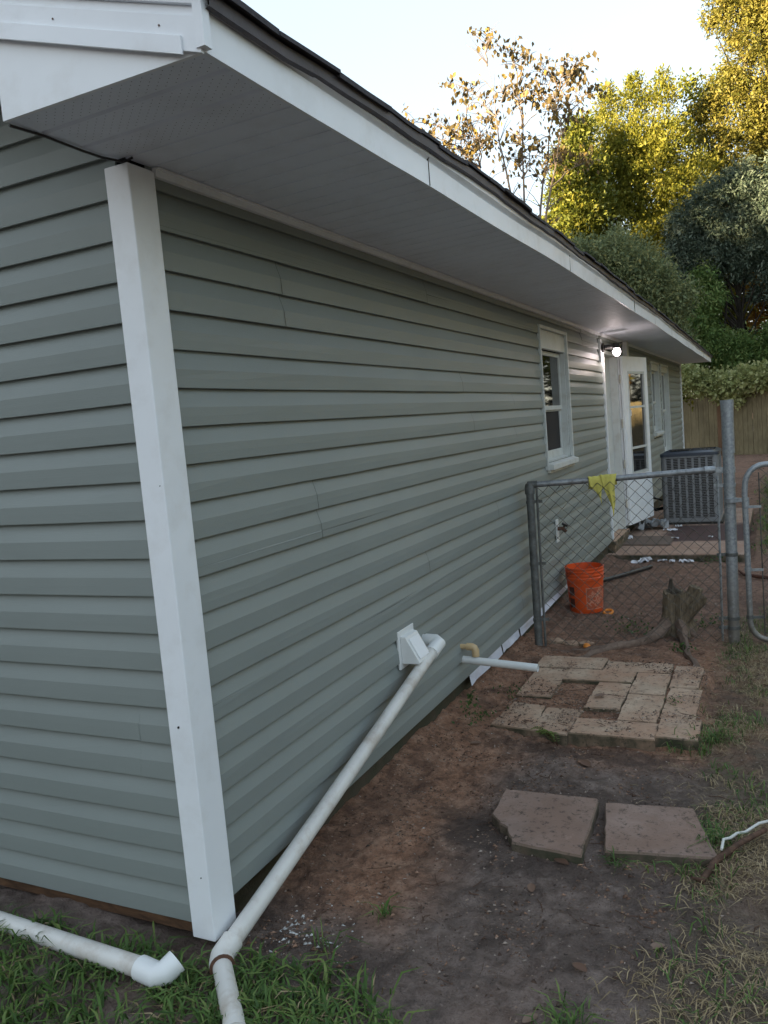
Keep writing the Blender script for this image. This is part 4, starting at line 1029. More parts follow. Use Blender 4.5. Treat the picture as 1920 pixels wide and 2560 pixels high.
# ------------------------------------------------------------------ trees
def back(y, blobs):
    c = Vector((1.58043, -1.82348, 1.42785)); out = []
    for bx__, by__, bz__, br__ in blobs:
        k = (y + 1.82348) / (by__ + 1.82348); q = c + (Vector((bx__, by__, bz__)) - c) * k; out.append((q.x, q.y, q.z, br__ * k))
    return out
def tree(name, label, blobs, n, L, Wd, mat, bark, base, r0, seed, **kw):
    t = thing(name, label, 'tree', base)
    limbs('trunk', base, blobs, r0, bark, t, seed=seed)
    crown('crown', blobs, n, L, Wd, mat, t, seed=seed, **kw); return t
B_oak = [(-3.05, 28.0, 11.73, 0.42), (-2.19, 28.0, 11.72, 0.46), (-1.29, 28.0, 11.57, 0.46), (-3.05, 28, 12.25, .2), (-2.15, 28, 12.3, .22), (-1.25, 28, 12.2, .22), (-3.37, 28.0, 10.75, 0.76), (-2.19, 28.0, 10.42, 0.8), (-1.16, 28.0, 10.25, 0.72), (-4.41, 28.3, 9.56, 0.75), (-3.19, 28.0, 9.04, 1.1), (-1.88, 28.0, 8.78, 1.15), (-0.87, 28.0, 8.45, 0.8), (-4.08, 28.0, 7.99, 1.1), (-4.96, 28.0, 7.59, 0.72), (-2.75, 28.0, 7.34, 1.32), (-1.45, 28.0, 6.98, 1.16), (-0.68, 28.0, 6.85, 0.67), (-3.63, 28.0, 6.26, 1.13), (-2.29, 28.0, 5.78, 1.25), (-1.24, 28.0, 5.75, 0.95), (-3, 28, 4.4, 1.3), (-1.4, 28, 4.2, 1.2), (0, 28.4, 4.6, 1.0), (-.2, 28.3, 6.2, .8), (-.1, 28.3, 7.6, .8), (-.3, 28.3, 8.9, .7), (-2.7, 28, 10, .8), (-1.7, 28, 9.8, .8), (-5.2, 28.4, 6.2, .8)]
tree('broadleaf_tree', 'tall yellow green tree with three upright tops lit by low sun', B_oak, 150000, .115, .052, L_oak, M_bark, (-2.2, 28, -.25), .22, 21, up=.5, clump=10, spread=.12, shell=.55)
B_mag = [(-3.72, 26.0, 10.47, 0.40), (-4.03, 26.0, 9.65, 0.56), (-3.48, 26.0, 9.22, 0.58), (-4.16, 26.0, 8.66, 0.66), (-3.41, 26.0, 8.13, 0.62), (-3.96, 26.0, 7.59, 0.66), (-4.62, 26.0, 7.65, 0.45), (-4.82, 26.0, 6.71, 0.55), (-4.16, 26.0, 6.47, 0.73), (-4.4, 26, 5.5, .8)]
tree('broadleaf_tree', 'deep green glossy tree between the sparse brown tree and the yellow green one', B_mag, 30000, .14, .065, L_mag, M_darkbark, (-4.0, 26, -.25), .16, 22, up=.35, clump=8, spread=.14, shell=.4)
B_shr = [(-3.0, 21.5, 5.6, 0.62), (-2.04, 21.5, 5.40, 0.76), (-1.24, 21.5, 4.9, 0.66), (-1.89, 21.5, 4.42, 0.72), (-1.08, 21.5, 3.87, 0.62), (-2.5, 21.5, 5.04, 0.6), (-0.55, 21.5, 4.27, 0.47), (-1.51, 21.5, 3.61, 0.5), (-0.7, 21.5, 3.13, 0.5), (-3.7, 21.5, 5.2, .6), (-2.6, 21.6, 4.0, .6)]
tree('small_tree', 'shaded grey green bushy tree rising just above the far roof edge', B_shr, 48000, .10, .040, L_shrub, M_darkbark, (-1.6, 21.5, -.25), .11, 23, up=.2, clump=9, spread=.12, shell=.45)
B_tall = back(29.5, [(1.55, 24.0, 12.79, 1.0), (1.17, 24.0, 11.86, 0.66), (1.7, 24.0, 11.3, 0.82), (0.70, 24.0, 12.28, 0.38), (0.45, 24.0, 11.95, 0.22), (1.46, 24.0, 10.31, 0.78), (0.84, 24.0, 10.1, 0.5), (1.22, 24.0, 9.21, 0.8), (0.3, 24.0, 9.59, 0.42), (1.09, 24.0, 8.32, 0.9), (0.32, 24.0, 8.6, 0.55), (1.57, 24.0, 7.52, 0.8), (0.44, 24.0, 7.75, 0.58), (0.95, 24.0, 7.32, 0.7), (2.59, 24.0, 11.97, 1.28), (2.61, 24.0, 9.3, 1.3), (2.65, 24.0, 7.4, 1.2), (2.0, 23.7, 8.6, 0.66), (2.6, 24, 14, 1.2), (1.7, 24, 14.2, .9), (3.9, 24, 10, 1.3), (3.8, 24, 7.5, 1.3), (3.6, 24, 12.6, 1.2)])
tree('cedar_tree', 'towering golden lit cedar at the right whose top leaves the frame', B_tall, 125000, .125, .055, L_tall, M_darkbark, (2.6, 29.5, -.25), .28, 24, up=0, droop=.35, clump=16, spread=.10, shell=.5)
B_side = back(30, [(-0.24, 24.6, 10.59, 0.30), (0.11, 24.6, 10.12, 0.40), (-0.12, 24.6, 9.63, 0.40), (.5, 24.7, 9.9, .4), (.05, 24.6, 9.1, .4), (.75, 24.7, 10.5, .35)])
tree('broadleaf_tree', 'thin leafy treetop leaning out to the left of the golden cedar', B_side, 3000, .14, .08, L_mag, M_darkbark, (1.6, 30, -.25), .09, 25, up=.1, clump=5, spread=.16, shell=.2)
B_jun = back(26.5, [(1.43, 18.5, 5.61, 0.48), (0.89, 18.5, 5.28, 0.5), (1.57, 18.5, 4.94, 0.5), (0.42, 18.5, 5.14, 0.42), (-0.06, 18.5, 4.91, 0.42), (1.19, 18.5, 4.70, 0.42), (0.7, 18.5, 4.70, 0.42), (-0.25, 18.5, 4.45, 0.33), (0.27, 18.5, 4.5, 0.38), (2.09, 18.5, 5.1, 0.7), (2.6, 18.8, 4.2, .7), (2.2, 18.6, 6.0, .6), (-.55, 18.5, 4.0, .35), (0.1, 18.6, 4.0, .35), (.0, 18.6, 5.5, .4), (.55, 18.6, 5.9, .45), (1.2, 18.6, 6.2, .4), (2.1, 18.6, 3.7, .45), (1.75, 18.7, 4.2, .35)])
_rj = random.Random(8); B_jun += [(b[0] + _rj.uniform(-.5, .5), b[1] + _rj.uniform(-.4, .2), b[2] - _rj.uniform(.3, .8), .22) for b in B_jun for _ in (0, 1)]
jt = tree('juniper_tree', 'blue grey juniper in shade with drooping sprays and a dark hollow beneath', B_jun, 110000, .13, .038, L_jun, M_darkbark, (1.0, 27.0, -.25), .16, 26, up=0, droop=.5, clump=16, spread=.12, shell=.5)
B_jg = back(26.0, [(0.41, 18.7, 3.81, 0.34), (0.26, 18.7, 3.29, 0.34), (0.48, 18.7, 2.75, 0.45), (0.95, 18.7, 2.46, 0.45), (0.1, 18.7, 2.62, 0.32), (1.56, 18.7, 2.32, 0.45), (2.09, 18.7, 2.7, 0.55), (.3, 18.7, 4.2, .25)])
tree('conifer_tree', 'fresh green drooping conifer under the blue grey juniper', B_jg, 42000, .13, .032, L_jung, M_darkbark, (.3, 26.3, -.25), .10, 27, up=0, droop=.8, clump=14, spread=.10, shell=.3)
B_gold = [(1.56, 31.0, 5.28, 0.86), (1.4, 31.0, 4.31, 0.72), (2.21, 31.0, 5.46, 1.14), (1.02, 31.0, 4.93, 0.58), (2.04, 31.0, 4.08, 1.0), (2.4, 31, 7, 1.2), (1.5, 31, 6.3, .8)]
tree('autumn_tree', 'bright orange autumn tree glimpsed through the dark hollow at the right', B_gold, 9000, .16, .09, L_gold, M_darkbark, (1.8, 31, -.25), .15, 28, up=.1, clump=7, spread=.2, shell=.3)
B_bu = [(-0.73, 26.5, 2.8, 0.62), (-0.02, 26.5, 2.66, 0.58), (0.68, 26.5, 2.45, 0.53), (-1.35, 26.5, 2.87, 0.59), (1.38, 26.5, 2.56, 0.6), (-.4, 26.5, 1.9, .6), (.6, 26.5, 1.7, .6)]
bsh = thing('bush', 'yellow green bush growing above the back fence beside the house corner', 'bush', (0, 26.5, -.25))
limbs('stem', (0, 26.5, -.25), B_bu, .05, M_darkbark, bsh, seed=9); crown('foliage', B_bu, 12000, .10, .06, L_oak, bsh, clump=8, spread=.12, shell=.4, seed=29, tintmul=.8)
B_iv = [(-0.61, 24.9, 2.1, 0.34), (-0.17, 24.85, 1.96, 0.32), (0.31, 24.75, 1.87, 0.36), (0.74, 24.5, 1.87, 0.38), (1.17, 24.2, 1.92, 0.34), (1.5, 24.0, 2.0, 0.28), (-0.88, 25.2, 2.25, 0.30), (0.3, 24.65, 1.58, 0.20), (0.73, 24.4, 1.50, 0.20), (2.1, 23.6, 2.1, .3)]
iv = thing('ivy', 'pale leafy vine spilling over the top of the board fence', 'vine', (.5, 24.7, 1.6))
mb = MB(); mb.tube([(b[0], b[1], b[2]) for b in sorted(B_iv[:6])], .015, 6); mb.build('stem', M_darkbark, iv); crown('foliage', B_iv, 11000, .11, .09, L_ivy, iv, clump=7, spread=.10, shell=.4, seed=30)
# sparse bare limbed tree with a few brown gold leaves
def sparse_tree():
    rg = random.Random(4); rng = np.random.default_rng(4)
    base = Vector((-4.3, 21.0, -.2)); t = thing('sparse_tree', 'nearly bare thin tree with clusters of brown gold leaves against the sky', 'tree', base)
    tips = [(-4.93, 12.08), (-4.39, 11.72), (-4.07, 11.43), (-2.69, 11.06), (-2.95, 11.08), (-2.37, 10.27), (-5.92, 11.29), (-5.71, 10.91), (-6.49, 10.24), (-6.94, 10.01), (-3.45, 10.85), (-3.75, 10.42), (-3.88, 10.97), (-6.11, 10.47), (-7.59, 10.55), (-4.79, 10.79), (-4.35, 10.57), (-3.18, 10.07), (-3.46, 9.0), (-5.35, 9.54), (-5.68, 9.83), (-3.9, 9.1), (-4.43, 9.54), (-2.88, 9.69), (-2.63, 8.5), (-5.18, 10.25), (-4.6, 9.0), (-3.1, 8.8), (-5.9, 9.3), (-6.3, 9.6)]
    mb = MB(); stems = []
    for i, (sx, tx, tzz) in enumerate(((-4.45, -4.9, 10.8), (-4.2, -3.4, 10.0), (-4.3, -4.25, 10.4), (-4.5, -6.0, 9.6), (-4.1, -2.9, 9.4))):
        a = Vector((sx, 21 + rg.uniform(-.2, .2), 5.0)); b = Vector((tx, 21 + rg.uniform(-1, 1), tzz)); pts = [base + (a - base) * .2 * k for k in range(5)]
        for k in range(9): q = a.lerp(b, k / 8); pts.append(q + Vector((rg.uniform(-.06, .06), rg.uniform(-.06, .06), .25 * math.sin(math.pi * k / 8))))
        mb.tube(pts, [.07 - .065 * k / (len(pts) - 1) for k in range(len(pts))], 6); stems.append(pts[5:])
    P = []; A = []
    allp = [p for s in stems for p in s]
    def leaves(p, n, sp):
        for _ in range(n):
            P.append(p + Vector((rg.gauss(0, sp), rg.gauss(0, sp), rg.gauss(0, sp * 1.1)))); A.append(Vector((rg.gauss(0, .5), rg.gauss(0, .5), -1 + rg.gauss(0, .35))).normalized())
    for (x, z) in tips:
        tip = Vector((x, 21 + rg.uniform(-.8, .8), z - .40))
        s = min([p for p in allp if p.z < tip.z - .5] or allp, key=lambda p: (p - tip).length + .2 * abs(p.z - (tip.z - 1.6)))
        pts = [s.lerp(tip, k / 7) + Vector((rg.uniform(-.07, .07), rg.uniform(-.07, .07), .12 * math.sin(math.pi * k / 7))) for k in range(8)]
        mb.tube(pts, [.022 - .015 * k / 7 for k in range(8)], 5)
        leaves(tip, rg.randint(10, 22), .14)
        for k in range(2, 8):
            for _ in range(2):
                q = pts[k]; e = q + Vector((rg.uniform(-.5, .5), rg.uniform(-.5, .5), rg.uniform(.0, .35))); mid = q.lerp(e, .5) + Vector((0, 0, .05))
                mb.tube([q, mid, e], [.010, .008, .005], 4, caps=False)
                if rg.random() < .62: leaves(e, rg.randint(1, 7), .10)
    for s in stems:
        for p in s[2:]:
            for _ in range(3):
                e = p + Vector((rg.uniform(-.7, .7), rg.uniform(-.6, .6), rg.uniform(.0, .7))); mb.tube([p, p.lerp(e, .5) + Vector((0, 0, .06)), e], [.012, .009, .005], 4, caps=False)
                if rg.random() < .4: leaves(e, rg.randint(1, 4), .1)
    mb.build('trunk', M_palebark, t, smooth=True)
    P = np.array([tuple(p) for p in P]); A = np.array([tuple(a) for a in A]); n = len(P)
    s = .7 + .6 * rng.random(n); V, F = leaf_arrays(P, A, unit(rng.normal(size=(n, 3))), .16 * s, .11 * s, .2)
    npmesh('crown', V, F, L_sparse, t, np.repeat(rng.random(n), 4))
sparse_tree()
# trees just outside the frame on the right: seen in the window and storm door glass
tree('autumn_tree', 'orange autumn tree off to the right mirrored in the storm door glass', [(9.5, 24.5, 4.2, 1.3), (10.3, 24.8, 5.6, 1.4), (9.2, 25, 6.8, 1.2), (10.8, 25, 7.2, 1.3), (10, 25, 8.4, 1.1)], 9000, .22, .12, L_gold, M_darkbark, (10, 25, -.25), .18, 31, up=.1, clump=7, spread=.25, shell=.3)
tree('broadleaf_tree', 'dark green tree off to the right mirrored in the near window glass', [(5.6, 25, 4, 1.6), (6.6, 25.5, 6.2, 1.6), (5.2, 26, 7.8, 1.5), (6.8, 26, 9, 1.4), (7.6, 25, 4, 1.4)], 14000, .22, .11, L_mag, M_darkbark, (6.2, 25.5, -.25), .2, 32, up=.2, clump=8, spread=.25, shell=.3)
# dense woods closing the horizon behind everything; the added sun-blocking wood comes last
rw = np.random.default_rng(77)
wood_b = [(x, 36 + rw.uniform(-1.5, 1.5), z, 1.9) for x in np.arange(-14, 22, 2.2) for z in (.8, 2.9, 5.0, 7.0)]
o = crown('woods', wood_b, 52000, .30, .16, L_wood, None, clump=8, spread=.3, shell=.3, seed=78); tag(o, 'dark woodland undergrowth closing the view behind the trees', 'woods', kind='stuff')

# ------------------------------------------------------------------ small things on the ground
def crumple(name, x, y, sx, sy, h, mat, seed, zb=None, rot=0., n=6):
    rg = np.random.default_rng(seed); mb = MB(); V = []
    z0 = (gz(x, y) if zb is None else zb) + .003; ca, sa = math.cos(rot), math.sin(rot)
    H = rg.random((n + 1, n + 1)) * h
    for i in range(n + 1):
        for j in range(n + 1):
            u = (i / n - .5) * sx + rg.normal() * sx * .03; v = (j / n - .5) * sy + rg.normal() * sy * .03
            V.append((x + u * ca - v * sa, y + u * sa + v * ca, z0 + H[i, j]))
    mb.add(V, [(i * (n + 1) + j, i * (n + 1) + j + 1, (i + 1) * (n + 1) + j + 1, (i + 1) * (n + 1) + j) for i in range(n) for j in range(n)])
    return mb.build(name, mat)
PG = 'litter dropped around the back door'
tag(crumple('paper_scrap', .27, 6.85, .10, .10, .03, M_paper, 1), 'crumpled white wrapper on the dirt in front of the patio step', 'paper', PG)
tag(crumple('paper_scrap', .36, 6.93, .12, .10, .06, M_paper, 2), 'largest crumpled white sheet leaning up in front of the patio step', 'paper', PG)
tag(crumple('paper_scrap', .53, 6.86, .09, .04, .025, M_paper, 3), 'narrow torn paper strip on the dirt below the patio edge', 'paper', PG)
tag(crumple('paper_scrap', .64, 6.74, .05, .08, .03, M_paper, 4), 'small triangular paper scrap on the dirt between strip and rectangle', 'paper', PG)
tag(crumple('paper_scrap', .765, 6.84, .13, .085, .035, M_paper, 5, rot=.4), 'rectangular white paper lying on the dirt nearest the tall post', 'paper', PG)
tag(crumple('paper_scrap', -.0, 8.0, .12, .10, .05, M_paper, 6, -.13, .5), 'folded white paper beside the door threshold', 'paper', PG)
tag(crumple('paper_scrap', .43, 8.62, .17, .06, .03, M_paper, 7, -.13, .1), 'flat white paper against the clear plastic bag', 'paper', PG)
tag(crumple('paper_scrap', .50, 8.95, .08, .06, .03, M_paper, 8, -.13), 'white paper scrap just under the air conditioner front', 'paper', PG)
tag(crumple('paper_scrap', .55, 8.0, .08, .04, .02, M_paper, 9, -.13), 'small white scrap at the corner of the door mat', 'paper', PG)
tag(crumple('paper_scrap', .93, 8.05, .05, .04, .02, M_paper, 10, -.13), 'tiny white scrap out in the middle of the patio stain', 'paper', PG)
tag(crumple('plastic_bag', .20, 8.85, .34, .28, .13, M_bag, 12, -.13, .2, 9), 'clear crumpled plastic bag on the patio below the storm door', 'bag')
m = MB(); m.prism([(-.02, 7.56), (.545, 7.52), (.535, 8.12), (-.03, 8.20)], 'z', -.1295, -.115); tag(m.build('door_mat', M_mat, bevel=.004), 'worn flat brown door mat on the patio in front of the door', 'mat')
m = MB(); m.lathe([(0, 0), (.05, .004), (.055, .02), (.045, .035), (0, .04)], (.885, 7.04, gz(.885, 6.9) - .01), 12, (False, False)); m.v = [(v[0] + random.uniform(-.008, .008), v[1], v[2] + random.uniform(-.006, .006)) for v in m.v]; tag(m.build('crushed_cup', M_paper), 'crushed pale cup at the foot of the patio edge', 'cup')
m = MB(); m.tube([(.10, 5.62, gz(.1, 5.62) + .035), (.28, 6.06, gz(.28, 6.06) + .025), (.462, 6.53, gz(.46, 6.53) + .02)], .019, 12, caps=True); m.tube([(.28, 6.06, gz(.28, 6.06) + .026), (.292, 6.09, gz(.28, 6.06) + .026)], .0215, 12); tag(m.build('black_pipe', M_hose, smooth=True), 'length of black pipe lying on the dirt behind the bucket', 'pipe')
m = MB(); m.tube([(.37 + .034 * math.cos(2 * math.pi * i / 16), 4.62 + .034 * math.sin(2 * math.pi * i / 16), gz(.37, 4.62) + .012 + .010 * math.sin(2 * math.pi * i / 16)) for i in range(17)], .011, 8, caps=False); tag(m.build('plastic_ring', M_ring, smooth=True), 'small orange plastic ring on the dirt beside the bucket', 'ring')
m = MB(); m.lathe([(0, 0), (.022, .003), (.026, .015), (.018, .03), (0, .034)], (.40, 3.62, gz(.4, 3.62)), 10, (False, False)); tag(m.build('orange_rock', M_ring, smooth=True), 'small round orange lump at the end of the cobbles', 'rock')
m = MB(); m.tube([(.52, 3.33, gz(.52, 3.33) + .008), (.58, 3.34, gz(.58, 3.34) + .008)], .012, 8); tag(m.build('bottle_cap_strip', M_bottle), 'bit of blue plastic in the soil behind the pavers', 'plastic scrap')
m = MB(); m.tube([(.13, 3.13, gz(.13, 3.13) + .006), (.165, 3.135, gz(.16, 3.13) + .006)], .008, 6); tag(m.build('plastic_scrap', M_lime), 'bit of lime green plastic by the house foundation', 'plastic scrap')
m = MB(); P = [(1.52, 1.20), (1.44, 1.05), (1.37, .93), (1.335, .80), (1.31, .76)]; m.tube([(x, y, gz(x, y) + .030 + .012 * math.sin(i * 2)) for i, (x, y) in enumerate(P)], [.009, .010, .012, .010, .004], 10)
tag(m.build('stick', M_stick, smooth=True), 'stripped brown stick lying past the unbroken slab', 'stick')
m = MB(); P = [(1.388, .955), (1.392, 1.01), (1.41, 1.06), (1.43, 1.13), (1.455, 1.16), (1.50, 1.20), (1.56, 1.23), (1.64, 1.24)]; m.tube([(x, y, gz(x, y) + .045 + .014 * math.sin(i * 1.4)) for i, (x, y) in enumerate(P)], .0048, 8)
tag(m.build('rope', M_rope, smooth=True), 'thin white rope trailing past the corner of the slab', 'rope')
m = MB(); P = [(1.27, 6.34), (1.33, 6.14), (1.40, 6.03), (1.50, 5.92), (1.65, 5.85), (1.9, 5.8)]; m.tube([(x, y, gz(x, y) + .03) for x, y in P], [.008, .013, .016, .018, .018, .018], 8)
tag(m.build('fallen_branch', M_redstick, smooth=True), 'reddish brown branch on the dirt seen through the gate', 'branch')
# dead leaves, one by one
def dead_leaf(x, y, s, a, label, group=None, t=.5, zb=None):
    n = 6; V = []; z0 = (gz(x, y) if zb is None else zb) + .006; mb = MB()
    for i in range(n + 1):
        f = i / n; w = s * .28 * math.sin(math.pi * min(f * .92 + .04, 1)) ** .8
        for j, sg in enumerate((-1, 0, 1)):
            u, v = (f - .5) * s, sg * w; h = abs(sg) * s * .12 * math.sin(f * 3) + .15 * s * (f - .5) ** 2
            V.append((x + u * math.cos(a) - v * math.sin(a), y + u * math.sin(a) + v * math.cos(a), z0 + h))
    F = np.array([(i * 3 + j, i * 3 + j + 1, i * 3 + j + 4, i * 3 + j + 3) for i in range(n) for j in range(2)])
    o = npmesh('dead_leaf', np.array(V), F, L_dead, None, np.full(len(V), t)); return tag(o, label, 'leaf', group)
LG = 'dead leaves on the mud'
dead_leaf(.98, .02, .05, .9, 'pale curled leaf on the mud nearest the camera', LG, .95)
dead_leaf(1.06, .24, .05, -.5, 'brown curled leaf on the mud between slabs and camera', LG, .45)
dead_leaf(.82, .62, .05, 1.9, 'small grey brown leaf on the mud in front of the broken slab', LG, .7)
dead_leaf(1.24, .43, .05, .6, 'bluish pale leaf on the straw to the right of the mud', LG, .9)
dead_leaf(.77, 1.71, .085, 2.4, 'long brown leaf on the red soil before the fern', LG, .6)
dead_leaf(.70, 2.50, .07, .5, 'pale leaf with a stalk lying on a paver', LG, .9, -.124)
dead_leaf(.88, .795, .06, -.4, 'orange brown leaf tucked at the front edge of the broken slab', LG, .35)
dead_leaf(.22, 1.80, .06, .3, 'tan leaf on the red soil below the siding', LG, .8)
# fern at the front of the pavers
def fern(x, y, label):
    t = thing('fern', label, 'fern', (x, y, gz(x, y))); P = []; A = []; N = []; L = []; mb = MB(); rg = random.Random(3)
    for k in range(7):
        a = rad(100 + k * 22 + rg.uniform(-8, 8)); ln = rg.uniform(.09, .135); pts = []
        for i in range(12):
            f = i / 11; r = ln * f; q = Vector((x + r * math.cos(a), y - abs(r * math.sin(a)) * .35 - .01, gz(x, y) + .005 + .085 * math.sin(f * 1.9) * (ln / .12))); pts.append(q)
        mb.tube(pts, .0012, 4, caps=False)
        for i in range(2, 12):
            d = (pts[i] - pts[i - 1]).normalized(); s = d.cross(Vector((0, 0, 1))).normalized(); w = .026 * math.sin(math.pi * (i / 12) ** .7) + .006
            for sg in (-1, 1): P.append(tuple(pts[i])); A.append(tuple((s * sg + d * .5 + Vector((0, 0, -.1))).normalized())); N.append((0, -.3, 1)); L.append(w)
    mb.build('stem', M_redstick, t); L = np.array(L); V, F = leaf_arrays(np.array(P), np.array(A), unit(np.array(N)), L, np.full(len(L), .0085), .1)
    npmesh('frond', V, F, L_fern, t, np.repeat(RNG.random(len(L)), 4)); return t
fern(.60, 1.925, 'small bright green fern growing at the front edge of the pavers')
# weeds
def weed(x, y, n, h, sp, L, label, group='low weeds in the soil', seed=0):
    rg = np.random.default_rng(seed); t = thing('weed', label, 'weed', (x, y, gz(x, y)), group)
    P = np.stack([x + rg.normal(size=n) * sp, y + rg.normal(size=n) * sp, np.zeros(n)], 1); P[:, 2] = zg(P[:, 0], P[:, 1]) + rg.random(n) * h
    A = unit(rg.normal(size=(n, 3)) + np.array([0, 0, .2])); s = L * (.6 + .7 * rg.random(n)); V, F = leaf_arrays(P, A, unit(rg.normal(size=(n, 3)) * .5 + np.array([0, 0, 1])), s, s * .55, .1)
    npmesh('foliage', V, F, L_weed, t, np.repeat(rg.random(n), 4))
weed(.14, 2.12, 90, .03, .06, .020, 'dark weed patch on the soil left of the front pavers', seed=1)
weed(.20, 2.55, 60, .05, .05, .018, 'weed tuft on the soil under the short white pipe', seed=2)
weed(.62, 4.12, 120, .09, .09, .026, 'leafy weed behind the fence left of the stump', seed=3)
weed(1.02, 3.66, 50, .05, .035, .026, 'bright green weed at the foot of the stump root', seed=4)
weed(1.17, 4.35, 90, .08, .07, .024, 'weed between the stump and the tall post', seed=5)
weed(.06, 2.18, 30, .10, .02, .03, 'small weed against the foundation below the siding', seed=6)
weed(1.08, 2.52, 40, .04, .03, .016, 'tiny weed growing in the joint of the right hand pavers', seed=7)
weed(1.02, 6.9, 60, .07, .06, .03, 'weed along the front edge of the patio near the post', seed=8)

def blades(name, pts, h, w, mat, lean, label, cat, seed=0, flat=0.):
    rg = np.random.default_rng(seed); n = len(pts); a = rg.random(n) * 2 * np.pi
    D = np.stack([np.cos(a), np.sin(a), np.zeros(n)], 1); Bv = np.stack([-np.sin(a), np.cos(a), np.zeros(n)], 1)
    P = np.stack([pts[:, 0], pts[:, 1], zg(pts[:, 0], pts[:, 1]) - .004], 1)
    H = (h * (.5 + rg.random(n)))[:, None]; LN = (lean * (.3 + rg.random(n)))[:, None]; Wd = (w * (.6 + .7 * rg.random(n)))[:, None]
    up = np.array([0, 0, 1.]); up_s = 1 - flat * rg.random(n)[:, None]
    m1 = P + D * H * LN * .35 + up * H * .55 * up_s; tip = P + D * H * LN + up * H * (.85 - .35 * LN) * up_s
    V = np.stack([P - Bv * Wd * .4, P + Bv * Wd * .4, m1 + Bv * Wd * .5, m1 - Bv * Wd * .5, tip], 1).reshape(-1, 3)
    k = np.arange(n) * 5; F = np.concatenate([np.stack([k, k + 1, k + 2], 1), np.stack([k, k + 2, k + 3], 1), np.stack([k + 3, k + 2, k + 4], 1)])
    o = npmesh(name, V, F, mat, None, np.repeat(np.clip(rg.random(n) * .8 + .2 * rg.random(n), 0, 1), 5)); return tag(o, label, cat, kind='stuff')
def scatter(n, x0, x1, y0, y1, dens, seed):
    rg = np.random.default_rng(seed); x = x0 + (x1 - x0) * rg.random(n); y = y0 + (y1 - y0) * rg.random(n)
    k = rg.random(n) < dens(x, y); return np.stack([x[k], y[k]], 1)
sm = lambda v, a, b: np.clip((v - a) / (b - a), 0, 1)
# lush patch in front of the gable corner
yb_ = lambda x: np.interp(x, [-1.5, -.6, -.1, .1, .25, .42, .6, .75, .82], [-.13, -.11, -.03, -.03, .02, .07, .0, -.2, -.4])
d1 = lambda x, y: sm(yb_(x) + .10 * (vnoise(x, y, 11, 8) - .5) - y, 0, .07) * (.18 + .75 * sm(vnoise(x, y, 13, 7), .30, .60)) * (1 - .8 * np.exp(-((x - .35) / .07) ** 2) * (y > .05))
blades('grass', scatter(19000, -1.5, .85, -1.0, .22, d1, 1), .062, .0066, L_grass, 1.35, 'lush green grass in front of the house corner', 'grass', 2)
blades('dry_blades', scatter(2600, -1.5, .85, -1.0, .22, d1, 31), .055, .0045, L_straw, 1.5, 'dry straw blades mixed into the grass by the corner', 'dry grass', 32, flat=.5)
d2 = lambda x, y: (.12 * sm(x, 1.02, 1.3) + .95 * sm(x + .22 * (vnoise(x, y, 4, 9) - .5), 1.22, 1.40)) * sm(vnoise(x, y, 6, 10), .25, .65) * sm(4.6 - y, 0, .5)
blades('dry_grass', scatter(52000, .95, 1.9, -.2, 4.7, d2, 3), .040, .0030, L_straw, 1.6, 'dry straw coloured grass scattered along the right edge of the dirt', 'dry grass', 4, flat=.9)
d3 = lambda x, y: sm(x + .18 * (vnoise(x, y, 5, 12) - .5), 1.24, 1.42) * sm(vnoise(x, y, 4.5, 13), .48, .72) * sm(5.0 - y, 0, .4)
blades('green_tufts', scatter(9000, 1.1, 1.95, -.2, 5.0, d3, 5), .050, .0040, L_grass, 1.2, 'patchy green grass tufts mixed into the straw at the right', 'grass', 6)
d4 = lambda x, y: np.maximum.reduce([np.exp(-(((x - a) / s) ** 2 + ((y - b) / s) ** 2)) for a, b, s in ((.42, .32, .018), (.30, .13, .02), (1.06, .84, .022), (1.16, .84, .02), (1.27, .85, .022), (1.24, 2.03, .035), (1.30, 2.15, .05), (1.08, .03, .05), (1.15, 2.0, .03), (1.36, 1.10, .06))])
blades('grass_sprigs', scatter(36000, .2, 1.5, -.1, 2.3, d4, 7), .065, .0045, L_grass, 1.2, 'single grass sprigs poking out of the mud and between slabs', 'grass', 8)
d5 = lambda x, y: sm(x + .3 * (vnoise(x, y, 2, 14) - .5), 1.35, 1.7) * sm(y, 6.8, 8) * sm(17 - y, 0, 3)
blades('lawn_grass', scatter(22000, 1.2, 5.5, 6.5, 17, d5, 9), .06, .012, L_grass, 1.2, 'thin green lawn beyond the gate', 'grass', 10)
# specks of grit, bark crumbs and bits of leaf on the soil and pavers
def specks(name, pts, s0, s1, mat, label, cat, seed, zoff=0.0, tint=None, height=None):
    rg = np.random.default_rng(seed); n = len(pts); z = zg(pts[:, 0], pts[:, 1]) if height is None else height(pts[:, 0], pts[:, 1])
    c = np.stack([pts[:, 0], pts[:, 1], z + zoff], 1); s = (s0 + (s1 - s0) * rg.random(n) ** 3)[:, None]
    base = np.array([(1, 0, 0), (-.5, .87, 0), (-.5, -.87, 0), (0, 0, .9), (0, 0, -.5)])
    R = unit(rg.normal(size=(n * 5, 3))).reshape(n, 5, 3); V = (c[:, None, :] + (base[None] * np.stack([.5 + rg.random(n), .5 + rg.random(n), (.35 + .5 * rg.random(n)) * .7], 1)[:, None, :] + .35 * R) * s[:, None, :]).reshape(-1, 3)
    f = np.array([(0, 1, 3), (1, 2, 3), (2, 0, 3), (1, 0, 4), (2, 1, 4), (0, 2, 4)]); F = (np.arange(n)[:, None, None] * 5 + f[None]).reshape(-1, 3)
    t = rg.random(n) if tint is None else np.full(n, tint)
    o = npmesh(name, V, F, mat, None, np.repeat(t, 5)); return tag(o, label, cat, kind='stuff')
